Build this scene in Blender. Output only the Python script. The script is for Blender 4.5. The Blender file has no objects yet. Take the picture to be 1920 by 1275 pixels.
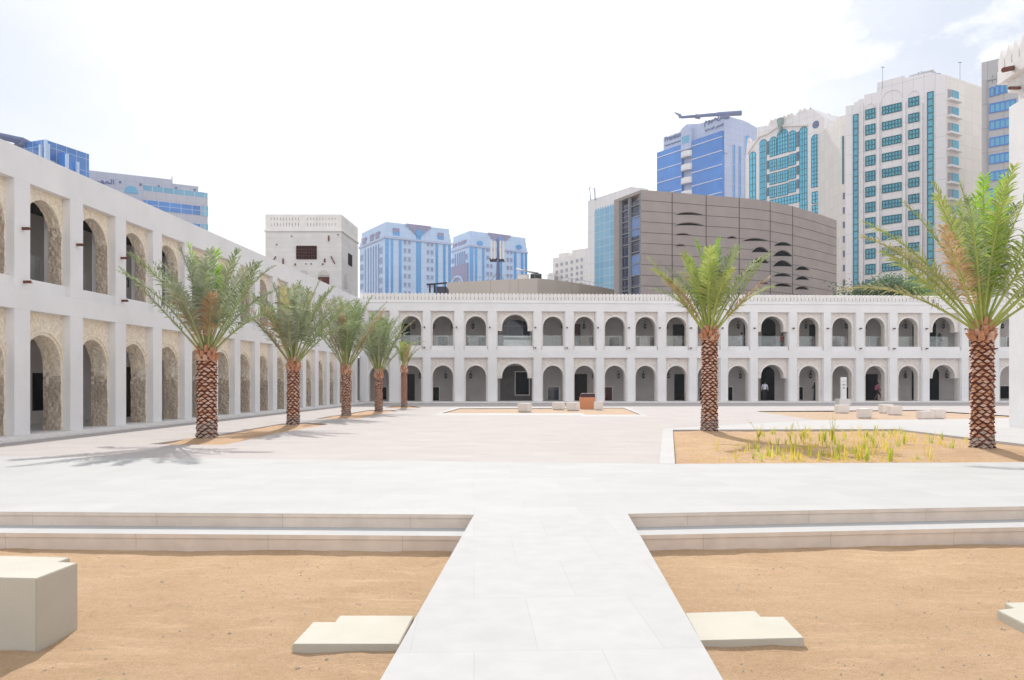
import bpy, bmesh, math, random
from mathutils import Vector, noise
from mathutils.geometry import tessellate_polygon
R = math.radians
F, HY, X0, HC = 1420.0, 718.0, 960.0, 1.63      # focal length in photo pixels, horizon row, centre column, eye height
scene = bpy.context.scene
COL = scene.collection

def W(px, py, h=0.0):
    """Point of the plane z=h seen at photo pixel (px, py)."""
    d = F * (HC - h) / (py - HY)
    return Vector(((px - X0) / F * d, d, h))

# ------------------------------------------------------------------ materials
MATS = {}
def new_mat(name):
    m = bpy.data.materials.new(name); m.use_nodes = True
    nt = m.node_tree
    b = nt.nodes['Principled BSDF']
    MATS[name] = m
    return m, nt, b

def rgb(c): return (c[0], c[1], c[2], 1.0)

def coords(nt, kind='uv', scale=None, rot=0.0):
    n = nt.nodes.new('ShaderNodeTexCoord')
    out = n.outputs['UV' if kind == 'uv' else 'Object']
    if kind == 'world':
        g = nt.nodes.new('ShaderNodeNewGeometry'); out = g.outputs['Position']
    if scale is not None or rot:
        mp = nt.nodes.new('ShaderNodeMapping')
        nt.links.new(out, mp.inputs['Vector'])
        if scale: mp.inputs['Scale'].default_value = scale
        mp.inputs['Rotation'].default_value = (0, 0, rot)
        out = mp.outputs['Vector']
    return out

def tex_noise(nt, vec, scale, detail=4, rough=0.6):
    n = nt.nodes.new('ShaderNodeTexNoise')
    nt.links.new(vec, n.inputs['Vector'])
    n.inputs['Scale'].default_value = scale
    n.inputs['Detail'].default_value = detail
    n.inputs['Roughness'].default_value = rough
    return n.outputs['Fac']

def ramp(nt, fac, stops):
    r = nt.nodes.new('ShaderNodeValToRGB')
    nt.links.new(fac, r.inputs['Fac'])
    e = r.color_ramp.elements
    while len(e) < len(stops): e.new(0.5)
    for i, (p, c) in enumerate(stops):
        e[i].position = p; e[i].color = rgb(c)
    return r.outputs['Color']

def mix(nt, fac, a, b, mode='MIX'):
    m = nt.nodes.new('ShaderNodeMix'); m.data_type = 'RGBA'; m.blend_type = mode
    for sock, v in ((m.inputs[0], fac), (m.inputs[6], a), (m.inputs[7], b)):
        if hasattr(v, 'links') or hasattr(v, 'is_linked'): nt.links.new(v, sock)
        elif isinstance(v, (int, float)): sock.default_value = v
        else: sock.default_value = rgb(v)
    return m.outputs[2]

def bump(nt, b, h, strength, dist=0.02):
    n = nt.nodes.new('ShaderNodeBump')
    n.inputs['Strength'].default_value = strength
    n.inputs['Distance'].default_value = dist
    nt.links.new(h, n.inputs['Height'])
    nt.links.new(n.outputs['Normal'], b.inputs['Normal'])

def mat(name, c, var=0.12, scale=1.5, rough=0.85, bmp=0.15, bscale=25, spec=0.3, metal=0.0, dist=0.02, c2=None, kind='world'):
    """Plain surface: two noise octaves of tone, and a fine bump."""
    m, nt, b = new_mat(name)
    v = coords(nt, kind)
    n1 = tex_noise(nt, v, scale, 6, 0.65)
    lo = c2 if c2 else tuple(x * (1 - var) for x in c)
    col = ramp(nt, n1, [(0.3, lo), (0.7, c)])
    nt.links.new(col, b.inputs['Base Color'])
    b.inputs['Roughness'].default_value = rough
    b.inputs['Metallic'].default_value = metal
    b.inputs['Specular IOR Level'].default_value = spec
    if bmp: bump(nt, b, tex_noise(nt, v, bscale, 3), bmp, dist)
    return m

def mat_grid(name, c, joint, bw, bh, mortar=0.02, var=0.08, rough=0.6, offset=0.5, spec=0.3, rot=0.0, nscale=0.8, metal=0.0, bmp=0.1, vary=0.06):
    """Slabs, tiles, cladding panels or a glass curtain wall: a brick grid in metres."""
    m, nt, b = new_mat(name)
    v = coords(nt, 'uv', rot=rot)
    br = nt.nodes.new('ShaderNodeTexBrick')
    nt.links.new(v, br.inputs['Vector'])
    br.offset = offset
    br.inputs['Scale'].default_value = 1.0
    br.inputs['Brick Width'].default_value = bw
    br.inputs['Row Height'].default_value = bh
    br.inputs['Mortar Size'].default_value = mortar
    br.inputs['Mortar Smooth'].default_value = 0.1
    br.inputs['Bias'].default_value = 0.0
    br.inputs['Color1'].default_value = rgb(c)
    br.inputs['Color2'].default_value = rgb(tuple(x * (1 - vary) for x in c))
    br.inputs['Mortar'].default_value = rgb(joint)
    n1 = tex_noise(nt, coords(nt, 'world'), nscale, 6, 0.6)
    sh = ramp(nt, n1, [(0.3, (1 - var,) * 3), (0.7, (1, 1, 1))])
    nt.links.new(mix(nt, 1.0, br.outputs['Color'], sh, 'MULTIPLY'), b.inputs['Base Color'])
    b.inputs['Roughness'].default_value = rough
    b.inputs['Specular IOR Level'].default_value = spec
    b.inputs['Metallic'].default_value = metal
    if bmp: bump(nt, b, tex_noise(nt, coords(nt, 'world'), 12, 4), bmp, 0.01)
    return m

def mat_stone(name, c_lo, c_mid, c_hi, scale=5.0, strength=0.9, dist=0.06, course=0.0):
    """Exposed coral-stone rubble with lime mortar."""
    m, nt, b = new_mat(name)
    v = coords(nt, 'world')
    vo = nt.nodes.new('ShaderNodeTexVoronoi'); nt.links.new(v, vo.inputs['Vector'])
    vo.inputs['Scale'].default_value = scale; vo.inputs['Randomness'].default_value = 1.0
    n1 = tex_noise(nt, v, 1.1, 6, 0.7); n2 = tex_noise(nt, v, 14, 6, 0.75)
    col = ramp(nt, n1, [(0.25, c_lo), (0.5, c_mid), (0.78, c_hi)])
    sp = ramp(nt, n2, [(0.32, (0.74, 0.71, 0.68)), (0.58, (1, 1, 1))])
    col = mix(nt, 1.0, col, sp, 'MULTIPLY')
    cell = ramp(nt, vo.outputs['Distance'], [(0.25, (1, 1, 1)), (0.85, (0.82, 0.78, 0.74))])
    col = mix(nt, 0.6, col, cell, 'MULTIPLY')
    nt.links.new(col, b.inputs['Base Color'])
    b.inputs['Roughness'].default_value = 0.95
    b.inputs['Specular IOR Level'].default_value = 0.1
    h = nt.nodes.new('ShaderNodeMath'); h.operation = 'SUBTRACT'
    nt.links.new(n2, h.inputs[0]); nt.links.new(vo.outputs['Distance'], h.inputs[1])
    bump(nt, b, h.outputs[0], strength, dist)
    return m

def mat_leaf(name, c, c2, trans=0.35):
    m, nt, b = new_mat(name)
    v = coords(nt, 'world')
    col = ramp(nt, tex_noise(nt, v, 3.0, 4), [(0.3, c), (0.7, c2)])
    nt.links.new(col, b.inputs['Base Color'])
    b.inputs['Roughness'].default_value = 0.6
    b.inputs['Specular IOR Level'].default_value = 0.18
    t = nt.nodes.new('ShaderNodeBsdfTranslucent'); nt.links.new(col, t.inputs['Color'])
    ms = nt.nodes.new('ShaderNodeMixShader'); ms.inputs[0].default_value = trans
    nt.links.new(b.outputs[0], ms.inputs[1]); nt.links.new(t.outputs[0], ms.inputs[2])
    nt.links.new(ms.outputs[0], nt.nodes['Material Output'].inputs['Surface'])
    return m

def mat_sand(name, c_lo, c_hi, grain=220.0):
    m, nt, b = new_mat(name)
    v = coords(nt, 'world')
    big = tex_noise(nt, v, 0.9, 8, 0.7)
    fine = tex_noise(nt, v, grain, 3, 0.8)
    mid = tex_noise(nt, v, 26, 4, 0.7)
    st = tex_noise(nt, coords(nt, 'world', scale=(0.6, 3.2, 1), rot=0.25), 1.6, 6, 0.65)
    col = ramp(nt, big, [(0.3, c_lo), (0.72, c_hi)])
    col = mix(nt, ramp(nt, st, [(0.54, (0, 0, 0)), (0.76, (0.6, 0.6, 0.6))]), col, tuple(min(1, x * 1.22 + 0.02) for x in c_hi))
    col = mix(nt, 1.0, col, ramp(nt, fine, [(0.3, (0.66, 0.63, 0.60)), (0.55, (1.0, 1.0, 1.0)), (0.8, (1.2, 1.2, 1.2))]), 'MULTIPLY')
    col = mix(nt, 0.7, col, ramp(nt, mid, [(0.3, (0.8, 0.79, 0.77)), (0.6, (1, 1, 1))]), 'MULTIPLY')
    nt.links.new(col, b.inputs['Base Color'])
    b.inputs['Roughness'].default_value = 0.95
    b.inputs['Specular IOR Level'].default_value = 0.1
    bump(nt, b, mix(nt, 0.45, fine, mid), 1.0, 0.035)
    return m

WHITE = mat('lime_plaster', (0.80, 0.79, 0.80), 0.10, 0.6, 0.9, 0.25, 7, dist=0.03)
WHITE2 = mat('aged_plaster', (0.79, 0.765, 0.75), 0.12, 1.6, 0.92, 0.3, 18)
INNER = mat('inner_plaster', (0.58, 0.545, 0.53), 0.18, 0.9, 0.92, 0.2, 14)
CORAL = mat_stone('coral_stone', (0.54, 0.46, 0.38), (0.70, 0.60, 0.50), (0.82, 0.70, 0.56), 9.0, 1.0, 0.05)
GOLDST = mat_stone('golden_lime_stone', (0.84, 0.76, 0.66), (0.95, 0.86, 0.73), (0.96, 0.83, 0.60), 7.0, 0.7, 0.035)
CORALP = mat_stone('pale_coral_stone', (0.72, 0.68, 0.65), (0.82, 0.78, 0.75), (0.86, 0.78, 0.70), 7.0, 0.6, 0.04)
RING = mat('arch_plaster', (0.82, 0.78, 0.75), 0.16, 3.0, 0.92, 0.5, 12, dist=0.03)
PAVE = mat_grid('courtyard_stone', (0.465, 0.428, 0.415), (0.42, 0.39, 0.38), 0.9, 0.45, 0.004, 0.08, 0.9, spec=0.1)
TERR = mat_grid('white_marble', (0.465, 0.463, 0.458), (0.41, 0.405, 0.40), 1.35, 0.62, 0.004, 0.07, 0.85, spec=0.12, vary=0.06, rot=-0.05, nscale=1.6)
WALK = mat_grid('walk_marble', (0.468, 0.466, 0.462), (0.405, 0.40, 0.395), 0.78, 1.15, 0.003, 0.09, 0.85, spec=0.12, vary=0.035, rot=-0.05, nscale=4.0)
BAND = mat_grid('border_stone', (0.46, 0.45, 0.445), (0.40, 0.39, 0.39), 1.2, 0.6, 0.006, 0.06, 0.85, vary=0.03)
RISER = mat_grid('step_stone', (0.72, 0.62, 0.54), (0.50, 0.43, 0.38), 1.6, 5.0, 0.004, 0.16, 0.8, nscale=4.0)
SAND = mat_sand('sand_grain', (0.64, 0.43, 0.265), (0.76, 0.54, 0.35), 160)
SANDP = mat_sand('far_sand', (0.50, 0.37, 0.265), (0.60, 0.455, 0.34), 60)
SANDF = mat_sand('planting_sand', (0.52, 0.34, 0.21), (0.64, 0.45, 0.30), 60)
CREAM = mat('cream_cast_stone', (0.50, 0.475, 0.41), 0.09, 2.5, 0.85, 0.25, 45)
BLOCK = mat('white_cast_stone', (0.76, 0.72, 0.69), 0.08, 3.0, 0.8, 0.15, 30)
TERRA = mat('terracotta_panel', (0.60, 0.26, 0.13), 0.1, 3.0, 0.7, 0.1, 30)
MAROON = mat('maroon_metal', (0.05, 0.012, 0.012), 0.1, 3.0, 0.4, 0.05, 30)
WOOD = mat('dark_timber', (0.022, 0.012, 0.010), 0.4, 4.0, 0.8, 0.3, 30, spec=0.08)
REDWOOD = mat('red_timber', (0.11, 0.025, 0.02), 0.4, 4.0, 0.6, 0.3, 30)
BROWNWOOD = mat('spout_timber', (0.20, 0.07, 0.045), 0.5, 6.0, 0.7, 0.4, 40)
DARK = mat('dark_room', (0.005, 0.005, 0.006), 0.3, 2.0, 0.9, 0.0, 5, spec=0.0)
CEIL = mat('ceiling_timber', (0.025, 0.018, 0.014), 0.4, 5.0, 0.8, 0.2, 20)
BLACK = mat('black_iron', (0.02, 0.02, 0.022), 0.2, 6.0, 0.45, 0.1, 50, metal=0.4)
GREYM = mat('grey_metal', (0.30, 0.31, 0.33), 0.15, 3.0, 0.5, 0.05, 30, metal=0.3)
LAMPG = mat('lamp_glass', (0.45, 0.45, 0.42), 0.1, 6.0, 0.2, 0.0, 30)
TRUNK_D = mat('trunk_fibre', (0.26, 0.10, 0.07), 0.45, 9.0, 0.95, 0.8, 40, c2=(0.14, 0.05, 0.035))
TRUNK_L = mat('trunk_cut_face', (0.70, 0.50, 0.39), 0.4, 12.0, 0.9, 0.5, 60, c2=(0.46, 0.25, 0.17))
TRUNK_O = mat('trunk_orange', (0.58, 0.32, 0.20), 0.4, 10.0, 0.9, 0.5, 50, c2=(0.38, 0.15, 0.07))
TRUNK_G = mat('trunk_old_grey', (0.55, 0.45, 0.39), 0.4, 10.0, 0.9, 0.5, 50, c2=(0.2, 0.14, 0.11))
LEAF = mat_leaf('palm_leaf', (0.155, 0.225, 0.09), (0.30, 0.36, 0.19), 0.4)
LEAF_S = mat_leaf('palm_leaf_silver', (0.20, 0.25, 0.16), (0.40, 0.42, 0.30), 0.4)
LEAF_O = mat_leaf('palm_leaf_straw', (0.34, 0.32, 0.14), (0.50, 0.44, 0.24), 0.4)
LEAF_Y = mat_leaf('palm_leaf_yellow_green', (0.25, 0.33, 0.07), (0.44, 0.48, 0.16), 0.45)
LEAF_F = mat_leaf('palm_leaf_fresh', (0.22, 0.42, 0.04), (0.36, 0.55, 0.07), 0.5)
LEAF_B = mat_leaf('palm_leaf_dry', (0.42, 0.25, 0.12), (0.60, 0.42, 0.26), 0.35)
STALK = mat('palm_stalk', (0.34, 0.38, 0.15), 0.3, 4.0, 0.6, 0.1, 20, c2=(0.24, 0.25, 0.10))
STALK_Y = mat('palm_stalk_yellow', (0.42, 0.45, 0.12), 0.3, 4.0, 0.6, 0.1, 20, c2=(0.26, 0.34, 0.08))
GRASSY = mat_leaf('tuft_leaf', (0.62, 0.56, 0.06), (0.78, 0.62, 0.14), 0.5)
GRASSG = mat_leaf('tuft_leaf_green', (0.34, 0.46, 0.06), (0.60, 0.62, 0.10), 0.5)
BUSH = mat_leaf('tree_leaf', (0.10, 0.17, 0.07), (0.20, 0.28, 0.12), 0.4)
BUSH2 = mat_leaf('tree_leaf_bright', (0.12, 0.22, 0.05), (0.24, 0.34, 0.10), 0.3)
BARK = mat('tree_bark', (0.16, 0.12, 0.09), 0.4, 6.0, 0.9, 0.5, 20)

def mat_glass(name, c, rough=0.08, joint=None, bw=1.5, bh=1.2, mortar=0.05, c2=None, spec=0.6):
    m, nt, b = new_mat(name)
    v = coords(nt, 'uv')
    col = ramp(nt, tex_noise(nt, coords(nt, 'world'), 0.09, 3), [(0.35, c2 or tuple(x * 0.8 for x in c)), (0.65, c)])
    if joint:
        br = nt.nodes.new('ShaderNodeTexBrick'); nt.links.new(v, br.inputs['Vector'])
        br.offset = 0.0
        br.inputs['Scale'].default_value = 1.0; br.inputs['Brick Width'].default_value = bw
        br.inputs['Row Height'].default_value = bh; br.inputs['Mortar Size'].default_value = mortar
        br.inputs['Color1'].default_value = (1, 1, 1, 1); br.inputs['Color2'].default_value = (0.82, 0.85, 0.9, 1)
        br.inputs['Mortar'].default_value = (0.5, 0.5, 0.5, 1)
        col2 = mix(nt, 1.0, col, br.outputs['Color'], 'MULTIPLY')
        col = mix(nt, br.outputs['Fac'], col2, joint)
    nt.links.new(col, b.inputs['Base Color'])
    b.inputs['Roughness'].default_value = rough
    b.inputs['Specular IOR Level'].default_value = spec
    return m
TEAL = mat_glass('teal_glass', (0.05, 0.36, 0.48), c2=(0.03, 0.28, 0.42), spec=0.8)
TEALB = mat_glass('bright_teal_glass', (0.11, 0.52, 0.74), c2=(0.07, 0.44, 0.68), spec=0.8)
TEALF = mat('teal_frame', (0.015, 0.13, 0.17), 0.2, 2.0, 0.4, 0.0)
SKYB = mat_glass('sky_blue_glass', (0.10, 0.38, 0.55), c2=(0.08, 0.31, 0.50), spec=0.8)
SKYF = mat('blue_frame', (0.03, 0.16, 0.24), 0.2, 2.0, 0.4, 0.0)
BLUEG = mat_glass('blue_curtain_wall', (0.05, 0.24, 0.68), joint=(0.04, 0.17, 0.50), bw=1.4, bh=3.6, mortar=0.05, c2=(0.04, 0.19, 0.56))
BLUE2 = mat_glass('royal_blue_glass', (0.06, 0.25, 0.66), joint=(0.30, 0.42, 0.62), bw=1.7, bh=1.9, mortar=0.05, c2=(0.04, 0.13, 0.38))
PALEG = mat_glass('pale_blue_glass', (0.14, 0.34, 0.50), joint=(0.34, 0.48, 0.56), bw=1.6, bh=1.6, mortar=0.07, c2=(0.20, 0.42, 0.58))
NAVY = mat_glass('navy_glass', (0.012, 0.02, 0.06), joint=(0.10, 0.10, 0.12), bw=1.3, bh=1.1, mortar=0.06)
CLADW = mat_grid('white_cladding', (0.74, 0.715, 0.73), (0.56, 0.55, 0.58), 1.6, 3.4, 0.045, 0.05, 0.6, offset=0.0, nscale=0.1, vary=0.03)
CLADB = mat_grid('blue_grey_cladding', (0.44, 0.50, 0.68), (0.35, 0.41, 0.58), 1.5, 1.5, 0.05, 0.06, 0.5, offset=0.0, nscale=0.1)
CLADP = mat_grid('pale_blue_cladding', (0.50, 0.64, 0.84), (0.42, 0.55, 0.76), 1.6, 1.6, 0.06, 0.05, 0.6, offset=0.0, nscale=0.1)
CLADG = mat_grid('grey_cladding', (0.47, 0.455, 0.47), (0.34, 0.33, 0.34), 1.8, 3.2, 0.05, 0.06, 0.6, offset=0.0, nscale=0.1)
CLADC = mat_grid('beige_cladding', (0.46, 0.47, 0.54), (0.38, 0.39, 0.47), 1.5, 1.5, 0.05, 0.06, 0.6, offset=0.0, nscale=0.1)
CLADY = mat_grid('cream_cladding', (0.74, 0.695, 0.66), (0.6, 0.57, 0.54), 2.0, 2.0, 0.04, 0.06, 0.7, offset=0.0, nscale=0.1)
BROWN = mat('brown_concrete', (0.36, 0.31, 0.295), 0.14, 0.5, 0.9, 0.2, 9)
BROWNJ = mat('dark_joint', (0.10, 0.08, 0.075), 0.1, 1.0, 0.9, 0)
TAUPE = mat_grid('taupe_panel', (0.50, 0.455, 0.41), (0.36, 0.33, 0.3), 5.0, 30.0, 0.05, 0.1, 0.8, offset=0.0, nscale=0.2)
WINB = mat_glass('hazy_window', (0.13, 0.22, 0.46))
STRIP = mat_glass('hazy_blue_strip', (0.10, 0.36, 0.74), joint=(0.12, 0.28, 0.60), bw=30, bh=2.6, mortar=0.12)
MAUVE = mat('mauve_panel', (0.30, 0.28, 0.42), 0.1, 1.0, 0.7, 0)
SIGNB = mat('sign_letters', (0.12, 0.14, 0.36), 0.1, 1.0, 0.6, 0)
SIGNG = mat('sign_letters_grey', (0.13, 0.16, 0.30), 0.1, 1.0, 0.6, 0)
GROUND = mat('city_ground', (0.42, 0.36, 0.29), 0.2, 0.05, 0.95, 0.1, 2)
SKIN = mat('skin_brown', (0.20, 0.10, 0.06), 0.1, 20, 0.6, 0)
HAIR = mat('black_hair', (0.012, 0.010, 0.010), 0.2, 30, 0.6, 0)
SHIRT = mat('white_shirt', (0.62, 0.64, 0.72), 0.1, 12, 0.85, 0.2, 30)
TROUS = mat('black_trousers', (0.012, 0.012, 0.015), 0.2, 12, 0.85, 0.2, 30)
ABAYA = mat('black_robe', (0.008, 0.008, 0.010), 0.2, 12, 0.8, 0.2, 20)
PINKC = mat('pink_cloth', (0.45, 0.10, 0.22), 0.2, 12, 0.85, 0.2, 30)
REDC = mat('red_cloth', (0.45, 0.02, 0.04), 0.2, 12, 0.85, 0.2, 30)
MAGC = mat('magenta_cloth', (0.32, 0.05, 0.22), 0.2, 12, 0.85, 0.2, 30, c2=(0.08, 0.06, 0.25))

def glass_rail():
    m, nt, b = new_mat('clear_glass')
    nt.nodes.remove(b)
    t = nt.nodes.new('ShaderNodeBsdfTransparent'); t.inputs[0].default_value = (0.93, 0.95, 0.94, 1)
    g = nt.nodes.new('ShaderNodeBsdfGlossy'); g.inputs['Roughness'].default_value = 0.03
    g.inputs[0].default_value = (0.9, 0.95, 0.95, 1)
    d = nt.nodes.new('ShaderNodeBsdfDiffuse'); d.inputs[0].default_value = (0.7, 0.72, 0.7, 1)
    s = nt.nodes.new('ShaderNodeMixShader'); s.inputs[0].default_value = 0.07
    s2 = nt.nodes.new('ShaderNodeMixShader')
    v = coords(nt, 'world'); f = ramp(nt, tex_noise(nt, v, 1.6, 3), [(0.4, (0.0,) * 3), (0.75, (0.15,) * 3)])
    nt.links.new(f, s2.inputs[0])
    nt.links.new(t.outputs[0], s.inputs[1]); nt.links.new(g.outputs[0], s.inputs[2])
    nt.links.new(s.outputs[0], s2.inputs[1]); nt.links.new(d.outputs[0], s2.inputs[2])
    nt.links.new(s2.outputs[0], nt.nodes['Material Output'].inputs['Surface'])
    return m
RAILG = glass_rail()

# ------------------------------------------------------------------ builders
class Fr:
    """A vertical wall plane. u runs to the viewer's right, v up, w out of the wall."""
    def __init__(s, a, b):
        s.O = Vector((a[0], a[1])); d = Vector((b[0] - a[0], b[1] - a[1])); s.L = d.length
        s.d = d.normalized(); s.n = Vector((s.d.y, -s.d.x))
    def p(s, u, v, w=0.0):
        q = s.O + s.d * u + s.n * w
        return Vector((q.x, q.y, v))
    def hit(s, px, py, w=0.0):
        a = (px - X0) / F; O = s.O + s.n * w
        # O + u d = t (a,1)
        det = s.d.x * (-1) - s.d.y * (-a)
        u = (-O.x * (-1) + O.y * (-a)) / det
        t = O.y + u * s.d.y
        return u, HC + t * (HY - py) / F

class MB:
    def __init__(s): s.v = []; s.f = []; s.m = []
    def face(s, pts, mi=0):
        i = len(s.v); s.v += [Vector(p) for p in pts]; s.f.append(tuple(range(i, i + len(pts)))); s.m.append(mi)
    def mesh(s, vs, fs, mi=0):
        i = len(s.v); s.v += [Vector(p) for p in vs]
        for f in fs: s.f.append(tuple(i + k for k in f)); s.m.append(mi)
    def hexa(s, p, mi=0):
        s.mesh(p, [(0, 3, 2, 1), (4, 5, 6, 7), (0, 1, 5, 4), (1, 2, 6, 5), (2, 3, 7, 6), (3, 0, 4, 7)], mi)
    def box(s, x0, x1, y0, y1, z0, z1, mi=0):
        s.hexa([(x0, y0, z0), (x1, y0, z0), (x1, y1, z0), (x0, y1, z0), (x0, y0, z1), (x1, y0, z1), (x1, y1, z1), (x0, y1, z1)], mi)
    def fbox(s, fr, u0, u1, v0, v1, w0, w1, mi=0):
        P = fr.p
        s.hexa([P(u0, v0, w1), P(u1, v0, w1), P(u1, v0, w0), P(u0, v0, w0), P(u0, v1, w1), P(u1, v1, w1), P(u1, v1, w0), P(u0, v1, w0)], mi)
    def fpoly(s, fr, pts, w0, w1, mi=0):
        n = len(pts)
        s.mesh([fr.p(u, v, w1) for u, v in pts] + [fr.p(u, v, w0) for u, v in pts],
               [tuple(range(n)), tuple(range(2 * n - 1, n - 1, -1))] + [(i, (i + 1) % n, n + (i + 1) % n, n + i) for i in range(n)], mi)
    def prism(s, pts, z0, z1, mi=0):
        n = len(pts)
        s.mesh([(p[0], p[1], z0) for p in pts] + [(p[0], p[1], z1) for p in pts],
               [tuple(range(n)), tuple(range(2 * n - 1, n - 1, -1))] + [(i, (i + 1) % n, n + (i + 1) % n, n + i) for i in range(n)], mi)
    def tube(s, pts, rad, n=6, mi=0, caps=True):
        rings = []
        pts = [Vector(p) for p in pts]
        base = len(s.v)
        for i, p in enumerate(pts):
            t = (pts[min(i + 1, len(pts) - 1)] - pts[max(i - 1, 0)]).normalized()
            a = t.cross(Vector((0, 0, 1)))
            if a.length < 0.05: a = t.cross(Vector((1, 0, 0)))
            a.normalize(); b = t.cross(a)
            r = rad[i] if isinstance(rad, (list, tuple)) else rad
            for k in range(n):
                s.v.append(p + (a * math.cos(2 * math.pi * k / n) + b * math.sin(2 * math.pi * k / n)) * r)
        for i in range(len(pts) - 1):
            for k in range(n):
                s.f.append((base + i * n + k, base + i * n + (k + 1) % n, base + (i + 1) * n + (k + 1) % n, base + (i + 1) * n + k)); s.m.append(mi)
        if caps:
            s.f.append(tuple(base + k for k in range(n))); s.m.append(mi)
            s.f.append(tuple(base + (len(pts) - 1) * n + k for k in range(n - 1, -1, -1))); s.m.append(mi)
    def lathe(s, prof, c=(0, 0, 0), n=16, mi=0):
        base = len(s.v)
        for r, z in prof:
            for k in range(n):
                a = 2 * math.pi * k / n
                s.v.append(Vector((c[0] + r * math.cos(a), c[1] + r * math.sin(a), c[2] + z)))
        for i in range(len(prof) - 1):
            for k in range(n):
                s.f.append((base + i * n + k, base + i * n + (k + 1) % n, base + (i + 1) * n + (k + 1) % n, base + (i + 1) * n + k)); s.m.append(mi)
    def build(s, name, mats, parent=None, smooth=False, recalc=True):
        me = bpy.data.meshes.new(name)
        off = parent_world(parent)
        me.from_pydata([tuple(v - off) for v in s.v], [], s.f)
        if not isinstance(mats, (list, tuple)): mats = [mats]
        for m in mats: me.materials.append(m)
        if len(mats) > 1: me.polygons.foreach_set('material_index', s.m)
        if recalc:
            bm = bmesh.new(); bm.from_mesh(me)
            bmesh.ops.recalc_face_normals(bm, faces=bm.faces); bm.to_mesh(me); bm.free()
        me.update()
        uvl = me.uv_layers.new(name='UVMap')
        buf = [0.0] * (2 * len(me.loops))
        for pg in me.polygons:
            n = pg.normal
            if abs(n.z) > 0.7:
                for li in pg.loop_indices:
                    c = me.vertices[me.loops[li].vertex_index].co
                    buf[2 * li] = c.x + off.x; buf[2 * li + 1] = c.y + off.y
            else:
                t = Vector((-n.y, n.x, 0)); t.normalize()
                for li in pg.loop_indices:
                    c = me.vertices[me.loops[li].vertex_index].co
                    buf[2 * li] = (c.x + off.x) * t.x + (c.y + off.y) * t.y; buf[2 * li + 1] = c.z + off.z
        uvl.data.foreach_set('uv', buf)
        if smooth: me.polygons.foreach_set('use_smooth', [True] * len(me.polygons))
        o = bpy.data.objects.new(name, me); COL.objects.link(o)
        if parent is not None: o.parent = parent
        return o

def parent_world(p):
    v = Vector((0, 0, 0))
    while p is not None: v = v + p.location; p = p.parent
    return v

def tag(o, label=None, cat=None, group=None, kind=None):
    if label: o['label'] = label
    if cat: o['category'] = cat
    if group: o['group'] = group
    if kind: o['kind'] = kind
    return o
def thing(name, loc, label, cat, group=None):
    o = bpy.data.objects.new(name, None); COL.objects.link(o); o.location = loc
    o.empty_display_size = 0.2
    return tag(o, label, cat, group)
def struct(mb, name, m, **k):
    return tag(mb.build(name, m, **k), kind='structure')
def copy_tree(o, loc=None, parent=None, rz=None):
    c = o.copy(); COL.objects.link(c)
    if parent is not None: c.parent = parent
    if loc is not None: c.location = loc
    if rz is not None: c.rotation_euler = (0, 0, rz)
    for ch in [x for x in bpy.data.objects if x.parent == o]: copy_tree(ch, None, c)
    return c
ORD = ['first', 'second', 'third', 'fourth', 'fifth', 'sixth', 'seventh', 'eighth', 'ninth', 'tenth', 'eleventh', 'twelfth',
       'thirteenth', 'fourteenth', 'fifteenth', 'sixteenth', 'seventeenth', 'eighteenth', 'nineteenth', 'twentieth', 'twenty-first', 'twenty-second']
# ------------------------------------------------------------------ camera, sun, sky
cam = bpy.data.cameras.new('camera'); co = bpy.data.objects.new('camera', cam); COL.objects.link(co)
co.location = (0, 0, HC); co.rotation_euler = (R(90), 0, 0)
cam.sensor_width = 36.0; cam.lens = F / 1920 * 36.0
cam.shift_y = (HY - 637.5) / 1920.0
cam.clip_start = 0.1; cam.clip_end = 3000
scene.camera = co

SHX, SHY = 0.13, -1.15                 # shadow of a one metre post
el = math.atan(1 / math.hypot(SHX, SHY))
sdir = Vector((-SHX, -SHY, 1)).normalized()        # towards the sun
sl = bpy.data.lights.new('sun', 'SUN'); sl.energy = 3.4; sl.angle = R(0.53); sl.color = (1.0, 0.96, 0.90)
so = bpy.data.objects.new('sun', sl); COL.objects.link(so); so.location = (0, 30, 60)
so.rotation_euler = sdir.to_track_quat('Z', 'Y').to_euler()

wd = bpy.data.worlds.new('World'); scene.world = wd; wd.use_nodes = True
nt = wd.node_tree; bg = nt.nodes['Background']
sk = nt.nodes.new('ShaderNodeTexSky'); sk.sky_type = 'NISHITA'; sk.sun_disc = False
sk.sun_elevation = el; sk.sun_rotation = math.atan2(sdir.x, sdir.y)
sk.air_density = 1.0; sk.dust_density = 4.0; sk.ozone_density = 1.0; sk.altitude = 0
tc = nt.nodes.new('ShaderNodeTexCoord')
mp = nt.nodes.new('ShaderNodeMapping'); mp.inputs['Scale'].default_value = (1.0, 1.0, 2.2)
mp.inputs['Rotation'].default_value = (0.2, 0.3, 0.5)
nt.links.new(tc.outputs['Generated'], mp.inputs['Vector'])
cn = tex_noise(nt, mp.outputs['Vector'], 2.6, 9, 0.60)
def vmath(op, a, b=None):
    n = nt.nodes.new('ShaderNodeVectorMath'); n.operation = op
    for s_, v in ((n.inputs[0], a), (n.inputs[1], b)):
        if v is None: continue
        if hasattr(v, 'links'): nt.links.new(v, s_)
        else: s_.default_value = v
    return n
def smath(op, a, b, c=None):
    n = nt.nodes.new('ShaderNodeMath'); n.operation = op; n.use_clamp = op == 'ADD'
    for s_, v in zip(n.inputs, (a, b, c)):
        if v is None: continue
        if hasattr(v, 'links'): nt.links.new(v, s_)
        else: s_.default_value = v
    return n.outputs[0]
dirn = tc.outputs['Generated']
ds = vmath('DOT_PRODUCT', dirn, tuple(sdir)).outputs['Value']
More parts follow.
